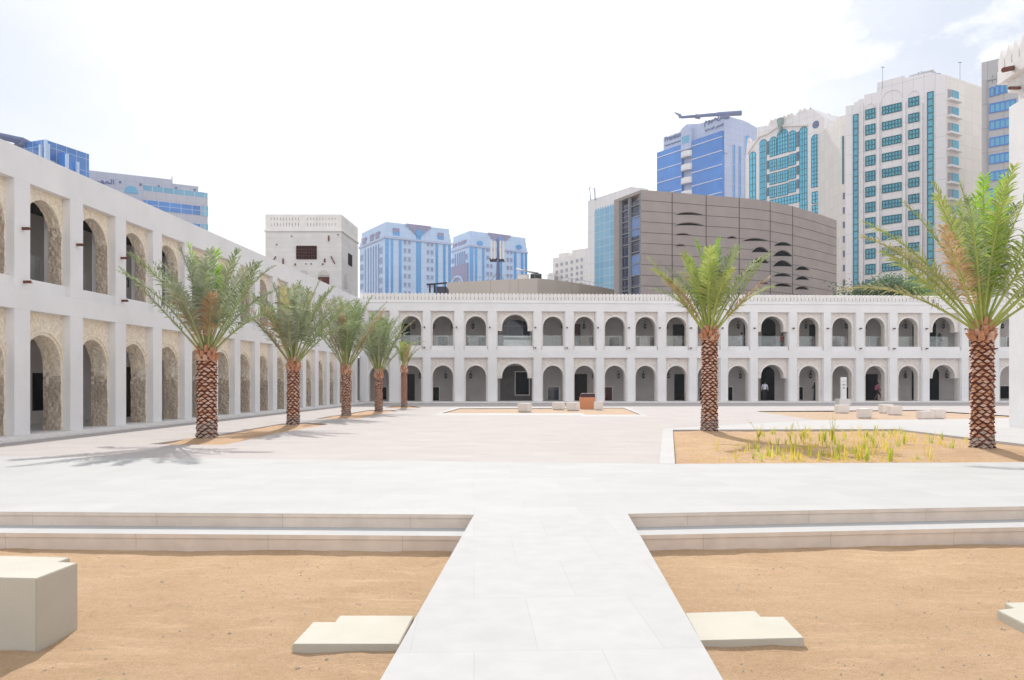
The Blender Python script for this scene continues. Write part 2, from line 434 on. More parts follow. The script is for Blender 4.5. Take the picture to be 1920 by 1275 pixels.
glow = ramp(nt, ds, [(0.86, (0, 0, 0)), (0.97, (1, 1, 1))])
cf = smath('ADD', ramp(nt, cn, [(0.40, (0.0,) * 3), (0.66, (0.85,) * 3)]), smath('MULTIPLY', glow, 0.9))
gap1 = ramp(nt, vmath('DOT_PRODUCT', dirn, (0.504, 0.765, 0.401)).outputs['Value'], [(0.955, (0, 0, 0)), (0.995, (1, 1, 1))])
gap2 = ramp(nt, vmath('DOT_PRODUCT', dirn, (-0.52, 0.76, 0.38)).outputs['Value'], [(0.96, (0, 0, 0)), (0.995, (1, 1, 1))])
gap = smath('ADD', gap1, gap2)
cf = smath('MULTIPLY', cf, smath('SUBTRACT', 1.0, smath('MULTIPLY', gap, 0.75)))
lowc = mix(nt, 0.80, sk.outputs['Color'], (4.1, 4.5, 5.2))
veil = mix(nt, smath('ADD', cf, smath('MULTIPLY', gap1, ramp(nt, tex_noise(nt, vmath('MULTIPLY', dirn, (5.0, 5.0, 9.0)).outputs['Vector'], 1.3, 7, 0.6), [(0.48, (0, 0, 0)), (0.62, (0.9,) * 3)]))), lowc, (7.6, 7.6, 7.65))   # thin bright cloud veil, densest round the sun
hz = vmath('DOT_PRODUCT', dirn, (0, 0, 1)).outputs['Value']
veil = mix(nt, ramp(nt, hz, [(0.05, (0.9,) * 3), (0.30, (0, 0, 0))]), veil, (7.4, 7.45, 7.5))
bk = vmath('DOT_PRODUCT', dirn, (0, -1, 0)).outputs['Value']
cl = mix(nt, ramp(nt, bk, [(0.05, (0, 0, 0)), (0.6, (1, 1, 1))]), veil, (8.1, 8.15, 8.3))   # unseen bright cloud bank, added behind the camera to fill the shaded facades
nt.links.new(cl, bg.inputs['Color'])
bg.inputs['Strength'].default_value = 0.115
scene.view_settings.view_transform = 'Standard'; scene.view_settings.look = 'None'
scene.view_settings.exposure = 0.50; scene.view_settings.gamma = 1.0

# ------------------------------------------------------------------ ground
def line_ext(a, b, x):
    """Point of the ground line a-b at world x."""
    t = (x - a[0]) / (b[0] - a[0]); return (x, a[1] + (b[1] - a[1]) * t)
def line_exty(a, b, y):
    t = (y - a[1]) / (b[1] - a[1]); return (a[0] + (b[0] - a[0]) * t, y)

mb = MB(); mb.face([(-420, -40, -0.6), (520, -40, -0.6), (520, 640, -0.6), (-420, 640, -0.6)])
struct(mb, 'ground', GROUND)

# terrace front edge left / right of the walk, terrace back edge
tl0, tl1 = W(0, 959.5), W(888.8, 965); tr0, tr1 = W(1177, 963.3), W(1920, 949.5)
XL, XR = -14.0, 26.0
TLa = line_ext(tl0, tl1, XL); TRb = line_ext(tr0, tr1, XR)
bk0, bk1, bk2, bk3 = W(0, 855.5), W(1235, 869.6), W(1266, 869.7), W(1920, 866.5)
BLa = line_ext(bk0, bk1, XL - 1.2); BRb = line_ext(bk2, bk3, XR)
wl1 = W(712.7, 1275); wr1 = W(1356, 1275)
WLb = line_exty(tl1, wl1, -4.0); WRb = line_exty(tr0, wr1, -4.0)

def slab(mbx, pts, z0, z1, mi=0, side=0):
    mbx.prism(pts, z0, z1, mi)
    for i in range(len(pts)): mbx.m[-1 - i] = side
def inset_y(pts, d): return [(p[0], p[1] + d) for p in pts]
mb = MB(); terr = [TLa, tl1, tr0, TRb, BRb, (bk2.x, bk2.y), (bk1.x, bk1.y), BLa]
slab(mb, terr, -0.045, 0.0, 0, 1)
struct(mb, 'terrace', [TERR, RISER])
mb = MB(); slab(mb, [(TLa[0], TLa[1] + .012), (tl1[0], tl1[1] + .012), (tr0[0], tr0[1] + .012), (TRb[0], TRb[1] + .012), (XR, 15.2), (XL, 15.2)], -0.55, -0.048)
struct(mb, 'terrace_wall', RISER)
mb = MB(); slab(mb, [(tl1[0], tl1[1] - .002), WLb, WRb, (tr0[0], tr0[1] - .002)], -0.5, 0.0)
struct(mb, 'walkway', WALK)
# one lower step each side
h1 = -0.17
for nm, a, b, c, d, side in (('left', W(0, 999, h1), W(866, 1005, h1), tl0, tl1, -1), ('right', W(1200, 1003.5, h1), W(1920, 988.3, h1), tr0, tr1, 1)):
    if side < 0:
        f0 = line_ext(a, b, XL); f1 = (b[0] + 0.12, line_ext(a, b, b[0] + 0.12)[1]); b0 = line_ext(c, d, XL); b1 = (d[0], d[1])
        pts = [f0, f1, (b1[0] + 0.0, b1[1] + .3), (b0[0], b0[1] + .3)]
    else:
        f1 = line_ext(a, b, XR); f0 = (a[0] - 0.12, line_ext(a, b, a[0] - 0.12)[1]); b1 = line_ext(c, d, XR); b0 = (c[0], c[1])
        pts = [f0, f1, (b1[0], b1[1] + .3), (b0[0], b0[1] + .3)]
    mb = MB(); slab(mb, pts, h1 - 0.05, h1, 0, 1); struct(mb, 'step', [TERR, RISER])
    mb = MB(); slab(mb, [(p[0], p[1] + .012) for p in pts], -0.55, h1 - 0.053); struct(mb, 'step_riser', RISER)

# front sand, finely rippled where it is seen
HS = -0.37
_r = random.Random(3); FOOT = []
for (sx_, sy_, an_, n_) in ((-5.2, 8.2, -.25, 9), (2.2, 8.6, -.35, 9), (5.5, 6.4, 1.2, 6), (-2.9, 5.2, 1.0, 7)):
    for i_ in range(n_): FOOT.append((sx_ + math.cos(an_) * .62 * i_ + (i_ % 2) * .1 + _r.uniform(-.06, .06), sy_ + math.sin(an_) * .62 * i_ + (i_ % 2) * .16, an_ + _r.uniform(-.2, .2)))
def sand_h(x, y):
    h = 0.018 * noise.noise(Vector((x * 0.9, y * 1.3, 0))) + 0.010 * noise.noise(Vector((x * 3.1 + 5, y * 4.3, 1))) + 0.006 * noise.noise(Vector((x * 9, y * 11, 3)))
    for fx, fy, fa in FOOT:
        dx, dy = x - fx, y - fy
        if abs(dx) < .3 and abs(dy) < .3:
            a_, b_ = dx * math.cos(fa) + dy * math.sin(fa), -dx * math.sin(fa) + dy * math.cos(fa)
            q_ = (a_ / .14) ** 2 + (b_ / .055) ** 2; h += -0.014 * math.exp(-q_) + 0.009 * math.exp(-(math.sqrt(q_) - 1.5) ** 2 * 5)
    h += 0.022 * math.exp(-((y - (8.9 if x < 1 else 9.0)) / 0.10) ** 2) * (0.5 + noise.noise(Vector((x * 1.4, 2.2, 7))))
    for (xa_, xb_, yy_) in ((-1.75, -.7, 5.56), (1.2, 2.25, 5.72), (-5.6, -3.5, 5.56)):
        if xa_ < x < xb_: h += 0.035 * math.exp(-((y - yy_) / .07) ** 2) * (0.55 + noise.noise(Vector((x * 3.3, 1, 1))))
    for (bx, by) in ((-3.47, 6.07), (-4.05, 5.6)):
        h += 0.02 * math.exp(-((x - bx) ** 2 + (y - by) ** 2) / 0.02)
    return HS + h
mb = MB(); x0, x1, y0, y1, st = -8.0, 8.0, 3.6, 9.4, 0.045
nx, ny = int((x1 - x0) / st), int((y1 - y0) / st)
vs = [(x0 + st * i, y0 + st * j, sand_h(x0 + st * i, y0 + st * j)) for j in range(ny + 1) for i in range(nx + 1)]
fs = [(j * (nx + 1) + i, j * (nx + 1) + i + 1, (j + 1) * (nx + 1) + i + 1, (j + 1) * (nx + 1) + i) for j in range(ny) for i in range(nx)]
mb.mesh(vs, fs)
struct(mb, 'sand', SAND, smooth=True, recalc=False)
mb = MB(); _r = random.Random(8)
for i in range(900):
    x = _r.uniform(-6.5, 6.5); y = _r.uniform(4.6, 8.85); s_ = _r.uniform(.005, .014) * (1.6 if _r.random() < .05 else 1)
    if -1.55 < x < 1.95 and abs(x - .05 * y) < 1.15: continue
    z_ = sand_h(x, y); p = [Vector((x + _r.uniform(.6, 1.2) * s_ * math.cos(k * 1.5708 + .3), y + s_ * math.sin(k * 1.5708 + .3), z_ + s_ * .2)) for k in range(4)]
    T_ = Vector((x, y, z_ + s_ * .9))
    for k in range(4): mb.face([p[k], p[(k + 1) % 4], T_])
    
tag(mb.build('pebbles', mat('pebble', (.62, .52, .42), .5, 30, .9, 0), recalc=False), 'scattered small pebbles and crumbs on the near sand', 'pebbles', kind='stuff')
mb = MB(); mb.face([(XL, -12, HS - .05), (XR, -12, HS - .05), (XR, 9.4, HS - .05), (XL, 9.4, HS - .05)])
struct(mb, 'sand', SAND)

def rot_pts(px_pts, h=0.0): return [W(x, y, h) for x, y in px_pts]
# --- pits and planters, from the photo's ground plane
PIT1 = [(277, 832.8), (357, 834), (418, 834), (449, 828), (516, 812.5), (588, 800.5), (617, 795), (575, 792.5), (528, 794.3), (478, 802.7), (408, 815.5)]
PIT2 = [(590, 785.2), (673, 785), (686, 781.5), (735, 771.8), (748, 770.7), (735, 769), (692, 768.8), (660, 774)]
PIT3 = [(722, 765.2), (760, 765.8), (791, 764.8), (772, 760.6), (740, 760.3)]
PAT1 = [(827.3, 774.8), (1093, 774.8), (1096, 777.5), (1202.3, 777.5), (1169, 764.6), (861.7, 765.4)]
PAT2 = [(1417.5, 771), (1530, 787.7), (1760, 786), (1893, 784), (1990, 783), (1893, 779.5), (1790, 773), (1725, 769)]
PLAN = [(1261.7, 805.8), (1265.8, 869.6), (1920, 866.4), (2150, 865.3), (2150, 853), (1920, 833), (1682, 804.6)]
bandP1 = [(808, 779), (1088, 779), (1092, 781.5), (1217, 781.5), (1176, 763.2), (855, 763.8)]
stripe = [(1243.3, 803.6), (1235.3, 869.55), (1265.7, 869.55), (1261.6, 805.7), (1682, 804.5), (1920, 832.9), (2150, 852.9), (2150, 783), (1990, 783.1), (1893, 784.1), (1760, 786.2), (1530, 787.8), (1490, 787)]

def holed(outer, holes, z, name, m, parent=None):
    polys = [[Vector((p[0], p[1], 0)) for p in outer]] + [[Vector((p[0], p[1], 0)) for p in h] for h in holes]
    tris = tessellate_polygon(polys); flat = [p for poly in polys for p in poly]
    mb = MB(); mb.mesh([(p.x, p.y, z) for p in flat], [tuple(t) for t in tris])
    for h in (holes if z == 0 else []):   # rim faces of each pit
        n = len(h)
        for i in range(n):
            a, b = h[i], h[(i + 1) % n]
            mb.face([(a[0], a[1], z), (b[0], b[1], z), (b[0], b[1], -0.12), (a[0], a[1], -0.12)])
    for f in range(len(tris)): pass
    return struct(mb, name, m)
pits = [rot_pts(p) for p in (PIT1, PIT2, PIT3, PAT1, PAT2)]
st_w = rot_pts(stripe)
# courtyard paving, leaving out pits; the planter and its stripe take the right side
planter = rot_pts(PLAN)
# pit PAT2 touches that outline: notch it out of the outline instead of a hole
p2 = pits[4]
outer = [(-26, BLa[1]), BLa, (bk1.x, bk1.y), (st_w[0].x, st_w[0].y), (p2[1].x, p2[1].y), (p2[0].x, p2[0].y), (p2[7].x, p2[7].y), (p2[6].x, p2[6].y), (p2[5].x, p2[5].y), (p2[4].x, p2[4].y), (60, 35.6), (60, 66), (-26, 66)]
holed(outer, pits[:4], 0.0, 'courtyard_paving', PAVE)
# stripe sheet (shares the outline, side walls down into the planter)
mb = MB()
st2 = [W(1243.3, 803.6), W(1235.3, 869.55), W(1265.7, 869.55), W(1261.6, 805.7)]
mb.prism([(p.x, p.y) for p in st2], -0.14, 0.002)
bb = rot_pts([(1261.6, 805.7), (1682, 804.5), (1920, 832.9), (2150, 852.9), (2150, 783.2), (1990, 783.1), (1893, 784.1), (1760, 786.2), (1530, 787.71), (1243.3, 803.6)])
mb.prism([(p.x, p.y) for p in bb], -0.14, 0.001)
struct(mb, 'white_border', BAND)
# pale border round the middle sand patch
holed(rot_pts(bandP1), [pits[3]], 0.004, 'white_border', BAND)
# sand fills
def fill(pts, z, name, m, mounds=(), step=0.35):
    xs = [p.x for p in pts]; ys = [p.y for p in pts]; mb = MB()
    X, Y = min(xs) - .3, min(ys) - .3; nx = int((max(xs) + .3 - X) / step) + 1; ny = int((max(ys) + .3 - Y) / step) + 1
    def H(x, y):
        h = z + 0.02 * noise.noise(Vector((x * .8, y * .8, 4))) + 0.012 * noise.noise(Vector((x * 3, y * 3, 9)))
        for mx, my, mh, mr in mounds: h += mh * math.exp(-((x - mx) ** 2 + (y - my) ** 2) / (mr * mr))
        return h
    vs = [(X + step * i, Y + step * j, H(X + step * i, Y + step * j)) for j in range(ny + 1) for i in range(nx + 1)]
    fs = [(j * (nx + 1) + i, j * (nx + 1) + i + 1, (j + 1) * (nx + 1) + i + 1, (j + 1) * (nx + 1) + i) for j in range(ny) for i in range(nx)]
    # keep only cells whose centre lies in the outline grown by a cell
    mb.mesh(vs, fs); return struct(mb, name, m, smooth=True, recalc=False)
def inside(p, poly):
    c = False; n = len(poly)
    for i in range(n):
        a, b = poly[i], poly[i - 1]
        if (a[1] > p[1]) != (b[1] > p[1]) and p[0] < (b[0] - a[0]) * (p[1] - a[1]) / (b[1] - a[1]) + a[0]: c = not c
    return c
PB = {1: W(388, 822), 2: W(550, 797), 3: W(649, 780), 4: W(710, 772), 5: W(758, 764), 6: W(1330, 810), 7: W(1842, 849)}
for k, pts in enumerate(pits):
    md = []
    for i in range(1, 6):
        if (i in (1, 2) and k == 0) or (i in (3, 4) and k == 1) or (i == 5 and k == 2): md.append((PB[i].x, PB[i].y, 0.09, 0.7))
    fill(pts, -0.05, 'sand_bed', SANDF if k < 3 else SANDP, md, 0.3)
fill(planter, -0.07, 'sand_bed', SANDF, [(PB[6].x, PB[6].y, 0.12, 0.9), (PB[7].x, PB[7].y, 0.16, 1.0), (PB[7].x - .9, PB[7].y - .2, 0.07, .8), (PB[7].x + 1.0, PB[7].y, 0.08, .8)], 0.16)
# ------------------------------------------------------------------ slabs and blocks
def slab_obj(name, pxs, h, h0, m, label, cat, group=None):
    pts = [W(x, y, h) for x, y in pxs]; c = sum((Vector((p.x, p.y, 0)) for p in pts), Vector()) / len(pts); c.z = h0
    mb = MB(); mb.prism([(p.x, p.y) for p in pts], h0, h)
    o = mb.build(name, m)
    me = o.data
    for v in me.vertices: v.co -= c
    o.location = c
    bm = bmesh.new(); bm.from_mesh(me)
    bmesh.ops.bevel(bm, geom=[e for e in bm.edges], offset=0.006, segments=2, affect='EDGES'); bm.to_mesh(me); bm.free()
    tag(o, label, cat, group); return o
slab_obj('stone_slab', [(548, 1207.5), (748, 1207.5), (776, 1154), (637, 1154), (628, 1166), (587, 1166)], -0.30, HS - .06, CREAM, 'low cream stone slab lying on the sand left of the marble walkway', 'slab', 'stone slabs and blocks in the sand')
slab_obj('stone_slab', [(1312, 1201), (1508, 1196), (1469, 1156), (1427, 1156), (1416, 1145), (1284, 1149)], -0.30, HS - .06, CREAM, 'low cream stone slab lying on the sand right of the marble walkway', 'slab', 'stone slabs and blocks in the sand')
slab_obj('stone_slab', [(1869, 1143.5), (1990, 1205), (2100, 1200), (2060, 1124), (1883, 1130), (1901, 1140)], -0.30, HS - .06, CREAM, 'cream stone slab cut off by the right edge of the photo', 'slab', 'stone slabs and blocks in the sand')
slab_obj('stone_block', [(-150, 1079), (0, 1083), (68, 1084.7), (146, 1055), (110, 1053.3), (132, 1045), (0, 1041.6), (-150, 1037.5)], 0.18, HS - .1, CREAM, 'tall cream stone bench block on sand at bottom left corner', 'bench block', 'stone slabs and blocks in the sand')

def block(x0, x1, yt, yb, ang, label):
    z = F * HC / (yb - HY); h = (yb - yt) * z / F; w = (x1 - x0) / F * z
    a = R(abs(ang)); s = w / (math.cos(a) + 0.62 * math.sin(a)); dpt = 0.62 * s
    root = Vector((((x0 + x1) / 2 - X0) / F * z, z + 0.35, -0.07))
    mb = MB(); mb.box(-s / 2, s / 2, -dpt / 2, dpt / 2, 0.06, h + .06)
    mb.box(-s / 2 + .05, s / 2 - .05, -dpt / 2 + .05, dpt / 2 - .05, -0.02, 0.06)
    o = mb.build('stone_block', BLOCK); o.location = root; o.rotation_euler = (0, 0, R(ang))
    bm = bmesh.new(); bm.from_mesh(o.data); bmesh.ops.bevel(bm, geom=bm.edges[:], offset=0.012, segments=1, affect='EDGES'); bm.to_mesh(o.data); bm.free()
    tag(o, label, 'bench block', 'white stone blocks on the sand patches')
G1 = 'white stone block in middle sand patch, '
block(970.4, 997.5, 756, 771.5, -40, G1 + 'standing alone to the left of the others')
block(1035.6, 1060, 754, 767.5, -25, G1 + 'second from the left')
block(1062.7, 1088.3, 754.6, 769, -38, G1 + 'just left of the terracotta stand')
block(1114.4, 1132.5, 753, 768, -20, G1 + 'just right of the terracotta stand')
G2 = 'white stone block in right sand patch, '
block(1572, 1595.6, 759, 773.8, 4, G2 + 'in front of the white sign pillar')
block(1611, 1643.8, 766, 783, 38, G2 + 'largest one showing two sides')
block(1654.8, 1679.4, 758, 773.8, 8, G2 + 'half hidden behind another one')
block(1671.9, 1696, 761, 777, 6, G2 + 'overlapping the one behind it')
block(1728.8, 1757, 770.6, 785, 8, G2 + 'front one of the right pair')
block(1753.5, 1779.4, 767, 784, 12, G2 + 'rear one of the right pair')

r = thing('display_stand', W(1102, 766), 'terracotta coloured stand with dark maroon top among white stone blocks', 'stand')
z = r.location.y; mb = MB(); c = r.location; hw = 14 / F * z
mb.box(c.x - hw, c.x + hw, c.y, c.y + .7, -0.06, 0.72); mb.build('body', TERRA, r)
mb = MB(); mb.hexa([(c.x - hw + .02, c.y + .02, .721), (c.x + hw, c.y + .02, .721), (c.x + hw, c.y + .68, .721), (c.x - hw + .02, c.y + .68, .721),
                    (c.x - hw + .1, c.y + .12, .95), (c.x + hw - .01, c.y + .12, .95), (c.x + hw - .01, c.y + .66, .97), (c.x - hw + .1, c.y + .66, .97)])
mb.build('top', MAROON, r)
r = thing('sign_pillar', W(1585, 759), 'white information pillar on a stone plinth in front of the arcade', 'sign')
z = r.location.y; c = r.location; k = z / F
mb = MB(); mb.box(c.x - 11 * k, c.x + 11 * k, c.y, c.y + .8, -0.02, 11 * k); mb.build('plinth', BLOCK, r)
mb = MB(); mb.box(c.x - 5 * k, c.x + 5.2 * k, c.y + .25, c.y + .42, 11 * k, 52 * k); mb.build('panel', WHITE, r)
mb = MB(); zz = c.y + .247
for (a, b, y0_, y1_) in ((-3.2, 3, 44, 44.6), (-2.6, 2.6, 38.6, 39), (-3, 3, 36.8, 37.7)): mb.box(c.x + a * k, c.x + b * k, zz - .003, zz, y0_ * k, y1_ * k)
mb.prism([(c.x - .1, zz - .003), (c.x + .1, zz - .003), (c.x + .1, zz), (c.x - .1, zz)], 31.2 * k, 31.9 * k)
mb.mesh([(c.x - 1.1 * k, zz - .004, 31.6 * k), (c.x, zz - .004, 29.8 * k), (c.x + 1.1 * k, zz - .004, 31.6 * k), (c.x, zz - .004, 33.2 * k)], [(0, 1, 2, 3)])
mb.build('lettering', BLACK, r)
# ------------------------------------------------------------------ arcades
FL = 0.10
CORR = 2.7          # corridor depth behind the arches
WA0, WA1 = -0.88, -0.28
WB = WA0 - CORR

def profile(uc, r, vs, v0, step=0.09, shoulder=None, rise=1.12):
    pts = []
    if shoulder:
        Rr, vsh = shoulder
        pts += [(uc - Rr, v0), (uc - Rr, vsh), (uc - r, vsh)]
        a0 = [(uc - r, vsh), (uc - r, vs)]
    else:
        a0 = [(uc - r, v0), (uc - r, vs)]
    n = max(1, int((a0[1][1] - a0[0][1]) / step))
    left = [(a0[0][0], a0[0][1] + (a0[1][1] - a0[0][1]) * i / n) for i in range(n)]
    if shoulder: left = left[1:]
    pts += left
    m = max(14, int(math.pi * r / step))
    for i in range(m + 1):
        t = math.pi * (1 - i / m)
        pts.append((uc + r * math.cos(t), vs + r * math.sin(t) * (rise if True else 1)))
    right = [(2 * uc - u, v) for u, v in reversed(left)]
    pts += right
    if shoulder: pts += [(uc + r, vsh), (uc + Rr, vsh), (uc + Rr, v0)]
    return pts

def arch_panel(fr, ua, ub, v0, v1, prof, w0, w1, name, m, parent, rough=0.0, seed=0):
    mb = MB(); nd = 6 if rough else 1
    n = len(prof)
    def disp(i, j):
        u, v = prof[i]; w = w1 + (w0 - w1) * j / nd
        if rough:
            q = Vector((u * 2.3 + seed * 7.7, v * 2.3, w * 2.3)); q2 = q * 4.1
            d = rough * (noise.noise(q) + 0.75 * noise.noise(q2))
            cu = (prof[0][0] + prof[-1][0]) / 2
            s = 1 if u < cu else -1
            if 0 < i < n - 1 and v > v0 + 1.6: return fr.p(u + s * d * 0.7, v - d * 0.5, w)
            return fr.p(u + s * d, v, w)
        return fr.p(u, v, w)
    grid = [[disp(i, j) for i in range(n)] for j in range(nd + 1)]
    for j in range(nd):
        for i in range(n - 1):
            mb.face([grid[j][i], grid[j][i + 1], grid[j + 1][i + 1], grid[j + 1][i]], 1 if prof[i][1] < v0 + 1.75 + .5 * noise.noise(Vector((i * 3.3, j * 2.1, seed))) else 0)
    fpts = [fr.p(ua, v0, w1)] + grid[0] + [fr.p(ub, v0, w1), fr.p(ub, v1, w1), fr.p(ua, v1, w1)]
    mb.face(fpts)
    bpts = [fr.p(ua, v0, w0)] + grid[nd] + [fr.p(ub, v0, w0), fr.p(ub, v1, w0), fr.p(ua, v1, w0)]
    mb.face(list(reversed(bpts)))
    return mb.build(name, m, parent)

def arch_ring(mb, fr, uc, r, vs, wid, w0, w1, rise=1.12, a0=0.0, a1=math.pi, seed=0):
    m = 20
    for i in range(m):
        t0 = a0 + (a1 - a0) * i / m; t1 = a0 + (a1 - a0) * (i + 1) / m
        def P(t, rr): return (uc + rr * math.cos(t), vs + rr * math.sin(t) * rise)
        q = [P(t0, r + .012), P(t1, r + .012), P(t1, r + wid), P(t0, r + wid)]
        mb.fpoly(fr, q, w0, w1)

def spout(fr, u, v, parent, s=1.0):
    mb = MB(); mb.fbox(fr, u - .045 * s, u + .045 * s, v - .035 * s, v + .035 * s, 0.0, 0.26 * s)
    mb.fbox(fr, u - .06 * s, u + .06 * s, v - .06 * s, v - .036 * s, 0.0, 0.30 * s)
    mb.build('spout', BROWNWOOD, parent)

def lantern_proto():
    r = thing('wall_lantern', (0, 0, 0), 'x', 'lantern', 'black lanterns under the arches')
    mb = MB(); mb.box(-.02, .02, 0.0, .30, .0, .03); mb.box(-.10, .10, .12, .16, .035, .06); mb.box(-.008, .008, .132, .148, -.12, 0); mb.build('bracket', BLACK, r)
    mb = MB(); mb.lathe([(0.0, -.10), (.05, -.14), (.12, -.20), (.125, -.22), (.10, -.225), (.10, -.24)], (0, .14, 0), 8)
    for k in range(8):
        a = 2 * math.pi * k / 8; p = Vector((.10 * math.cos(a), .14 + .10 * math.sin(a), 0))
        mb.tube([p + Vector((0, 0, -.23)), p * 1 + Vector((0, 0, -.48))], .012, 4)
    mb.lathe([(.115, -.48), (.12, -.50), (.09, -.54), (.03, -.58), (0, -.62)], (0, .14, 0), 8); mb.build('cage', BLACK, r)
    mb = MB(); mb.lathe([(.07, -.235), (.085, -.30), (.085, -.40), (.06, -.475)], (0, .14, 0), 8); mb.build('glass', LAMPG, r)
    return r
LANT = lantern_proto(); LANT_used = [False]
def lantern(fr, u, v, w, label):
    p = fr.p(u, v, w)
    ang = math.atan2(fr.n.y, fr.n.x) - math.pi / 2
    o = LANT if not LANT_used[0] else copy_tree(LANT)
    LANT_used[0] = True
    o.location = p; o.rotation_euler = (0, 0, ang); o['label'] = label
    return o

LW1 = -0.26
# ---------- left wing
dL = Vector((72 / F, 1.0)).normalized()
LF = Fr((-15.53, 0), (-15.53 + 72 / F * 62.2, 62.2))
cosL = dL.y
def uz(z): return z / cosL
root = thing('arcade_building', LF.p(uz(20), 0, 0), 'long white two storey arcade running along the left side of the courtyard', 'building')
PW = 0.67; BAY = 2.556; U0 = 21.94
ku = lambda k: uz(U0 + BAY * k)
K0, K1 = -4, 15
uA, uB = ku(K0) - 1.0, uz(62.35)
mb = MB(); mb.fbox(LF, uA, uB, 3.80, 4.40, -0.87, 0.0); mb.fbox(LF, uA, uB, 7.58, 8.53, -0.87, 0.0)
mb.build('wall', WHITE, root)
mb = MB(); mb.fbox(LF, uA, uB, -0.3, FL, WB - 4, 0.30); mb.fbox(LF, uA, uB, -.3, .04, 0.301, .75); mb.build('plinth', WHITE2, root)
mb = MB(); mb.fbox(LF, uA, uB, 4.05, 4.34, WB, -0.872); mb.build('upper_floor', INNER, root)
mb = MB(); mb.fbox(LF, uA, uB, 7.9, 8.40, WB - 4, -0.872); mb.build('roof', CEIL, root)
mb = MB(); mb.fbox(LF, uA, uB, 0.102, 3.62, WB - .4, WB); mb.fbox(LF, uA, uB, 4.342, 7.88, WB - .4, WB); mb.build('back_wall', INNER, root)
mb = MB(); mb.fbox(LF, uA - .3, uA, -.3, 8.5, WB - 4, 0.0); mb.build('end_wall', WHITE, root)
mb = MB(); mb.fbox(LF, uA, uB, 3.625, 3.79, WB, -.875); mb.build('ceiling', CEIL, root)
rnd = random.Random(4)
for k in range(K0, K1 + 2):
    u = ku(k)
    if k <= K1:
        for (v0, v1, nm) in ((FL + .002, 3.798, 0), (4.402, 7.578, 1)):
            mb = MB(); mb.fbox(LF, u, u + PW, v0, v1, -0.87, 0.0); mb.build('pilaster', WHITE, root)
    ua, ub = u + PW + .001, min(ku(k + 1) - .001, uB)
    if k >= K1 or ub - ua < 1: continue
    uc = (ua + ub) / 2
    prof = profile(uc, 0.87, 2.14, FL + .002)
    prof = [(a, b) for a, b in prof]
    arch_panel(LF, ua, ub, FL + .002, 3.798, prof, -.86, LW1, 'stone_arch', [GOLDST, CORAL], root, 0.045, k)
    mb = MB(); arch_ring(mb, LF, uc, 0.93, 2.16, 0.10, LW1, LW1 + .04, 1.12, 0.25 * rnd.random(), math.pi - 0.5 * rnd.random()); mb.build('arch_band', GOLDST, root)
    prof = profile(uc, 0.87, 6.32, 4.752)
    arch_panel(LF, ua, ub, 4.752, 7.578, prof, -.68, LW1, 'stone_arch', [GOLDST, CORAL], root, 0.04, k + 50)
    mb = MB(); mb.fbox(LF, ua, ub, 4.402, 4.75, -0.86, -0.13); mb.build('ledge', WHITE, root)
    mb = MB(); mb.fbox(LF, uc - .95, uc + .95, 4.75, 5.72, WA0 - .16, WA0 - .145); mb.build('glass_panel', RAILG, root)
    if k % 2 == 0:
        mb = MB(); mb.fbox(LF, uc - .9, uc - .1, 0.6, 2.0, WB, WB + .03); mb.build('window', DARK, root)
    if k % 3 == 1:
        mb = MB(); mb.fbox(LF, uc + .1, uc + 1.0, 0.102, 2.35, WB, WB + .03); mb.build('door', WOOD, root)
        mb = MB(); mb.fbox(LF, uc - .9, uc, 4.342, 6.6, WB, WB + .03); mb.build('door', WOOD, root)
for k in range(K0, K1 + 1):
    spout(LF, ku(k) + .34, 6.15 + .05 * rnd.random(), root, .8)
    if k % 2 == 0: spout(LF, ku(k) + .40, 4.62, root, .8)
for k, nm in ((0, 'second'), (1, 'third'), (4, 'sixth')):
    lantern(LF, ku(k) + 1.55, 6.45, WB, 'black lantern upstairs in the left arcade, behind the %s arch from the left' % nm)

# ---------- far wing
sl_ = 0.045
FA = Vector((-12.45, 62.6 - 12.45 * sl_)); FB = Vector((46.0, 62.6 + 46 * sl_))
FF = Fr(FA, FB); FU = FF.L
pil = [(680, 688.5), (730.8, 746.3), (793.3, 806.9), (852.8, 869.2), (915.2, 930.9), (1000.9, 1015.2), (1060, 1074.9), (1118.3, 1131.8), (1176.3, 1190), (1233.8, 1248),
       (1292.2, 1305.8), (1351.3, 1364.4), (1407, 1420.8), (1479.9, 1494.1), (1544.6, 1558), (1605.4, 1619.9), (1668, 1682.7), (1729.7, 1742.8), (1803, 1816.1), (1860, 1873.5), (1921, 1935)]
root = thing('arcade_building', FF.p(0, 0, 0), 'white two storey arcade with crenellated parapet across the far side of the courtyard', 'building')
pu = [(FF.hit(a, 753)[0], FF.hit(b, 753)[0]) for a, b in pil]
pu[0] = (0.0, pu[0][1])
UE = pu[-1][1] + 1.5
mb = MB(); mb.fbox(FF, 0, UE, 3.72, 4.36, -0.87, 0.0); mb.fbox(FF, 0, UE, 7.56, 8.50, -0.87, 0.0); mb.build('wall', WHITE, root)
mb = MB(); mb.fbox(FF, 0, UE, 8.24, 8.30, 0.001, 0.05); mb.build('cornice', WHITE, root)
mb = MB(); mb.fbox(FF, -.3, UE, -0.3, FL, WB - 4, 1.1); mb.build('plinth', WHITE2, root)
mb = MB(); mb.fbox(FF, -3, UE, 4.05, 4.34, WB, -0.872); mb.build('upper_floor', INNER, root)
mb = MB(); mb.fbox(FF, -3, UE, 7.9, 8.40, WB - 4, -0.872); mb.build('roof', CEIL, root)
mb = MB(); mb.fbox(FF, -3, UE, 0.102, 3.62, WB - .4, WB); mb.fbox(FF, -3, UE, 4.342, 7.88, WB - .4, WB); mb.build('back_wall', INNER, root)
mb = MB(); mb.fbox(FF, -3, UE, 3.625, 3.71, WB, -.875); mb.build('ceiling', INNER, root)
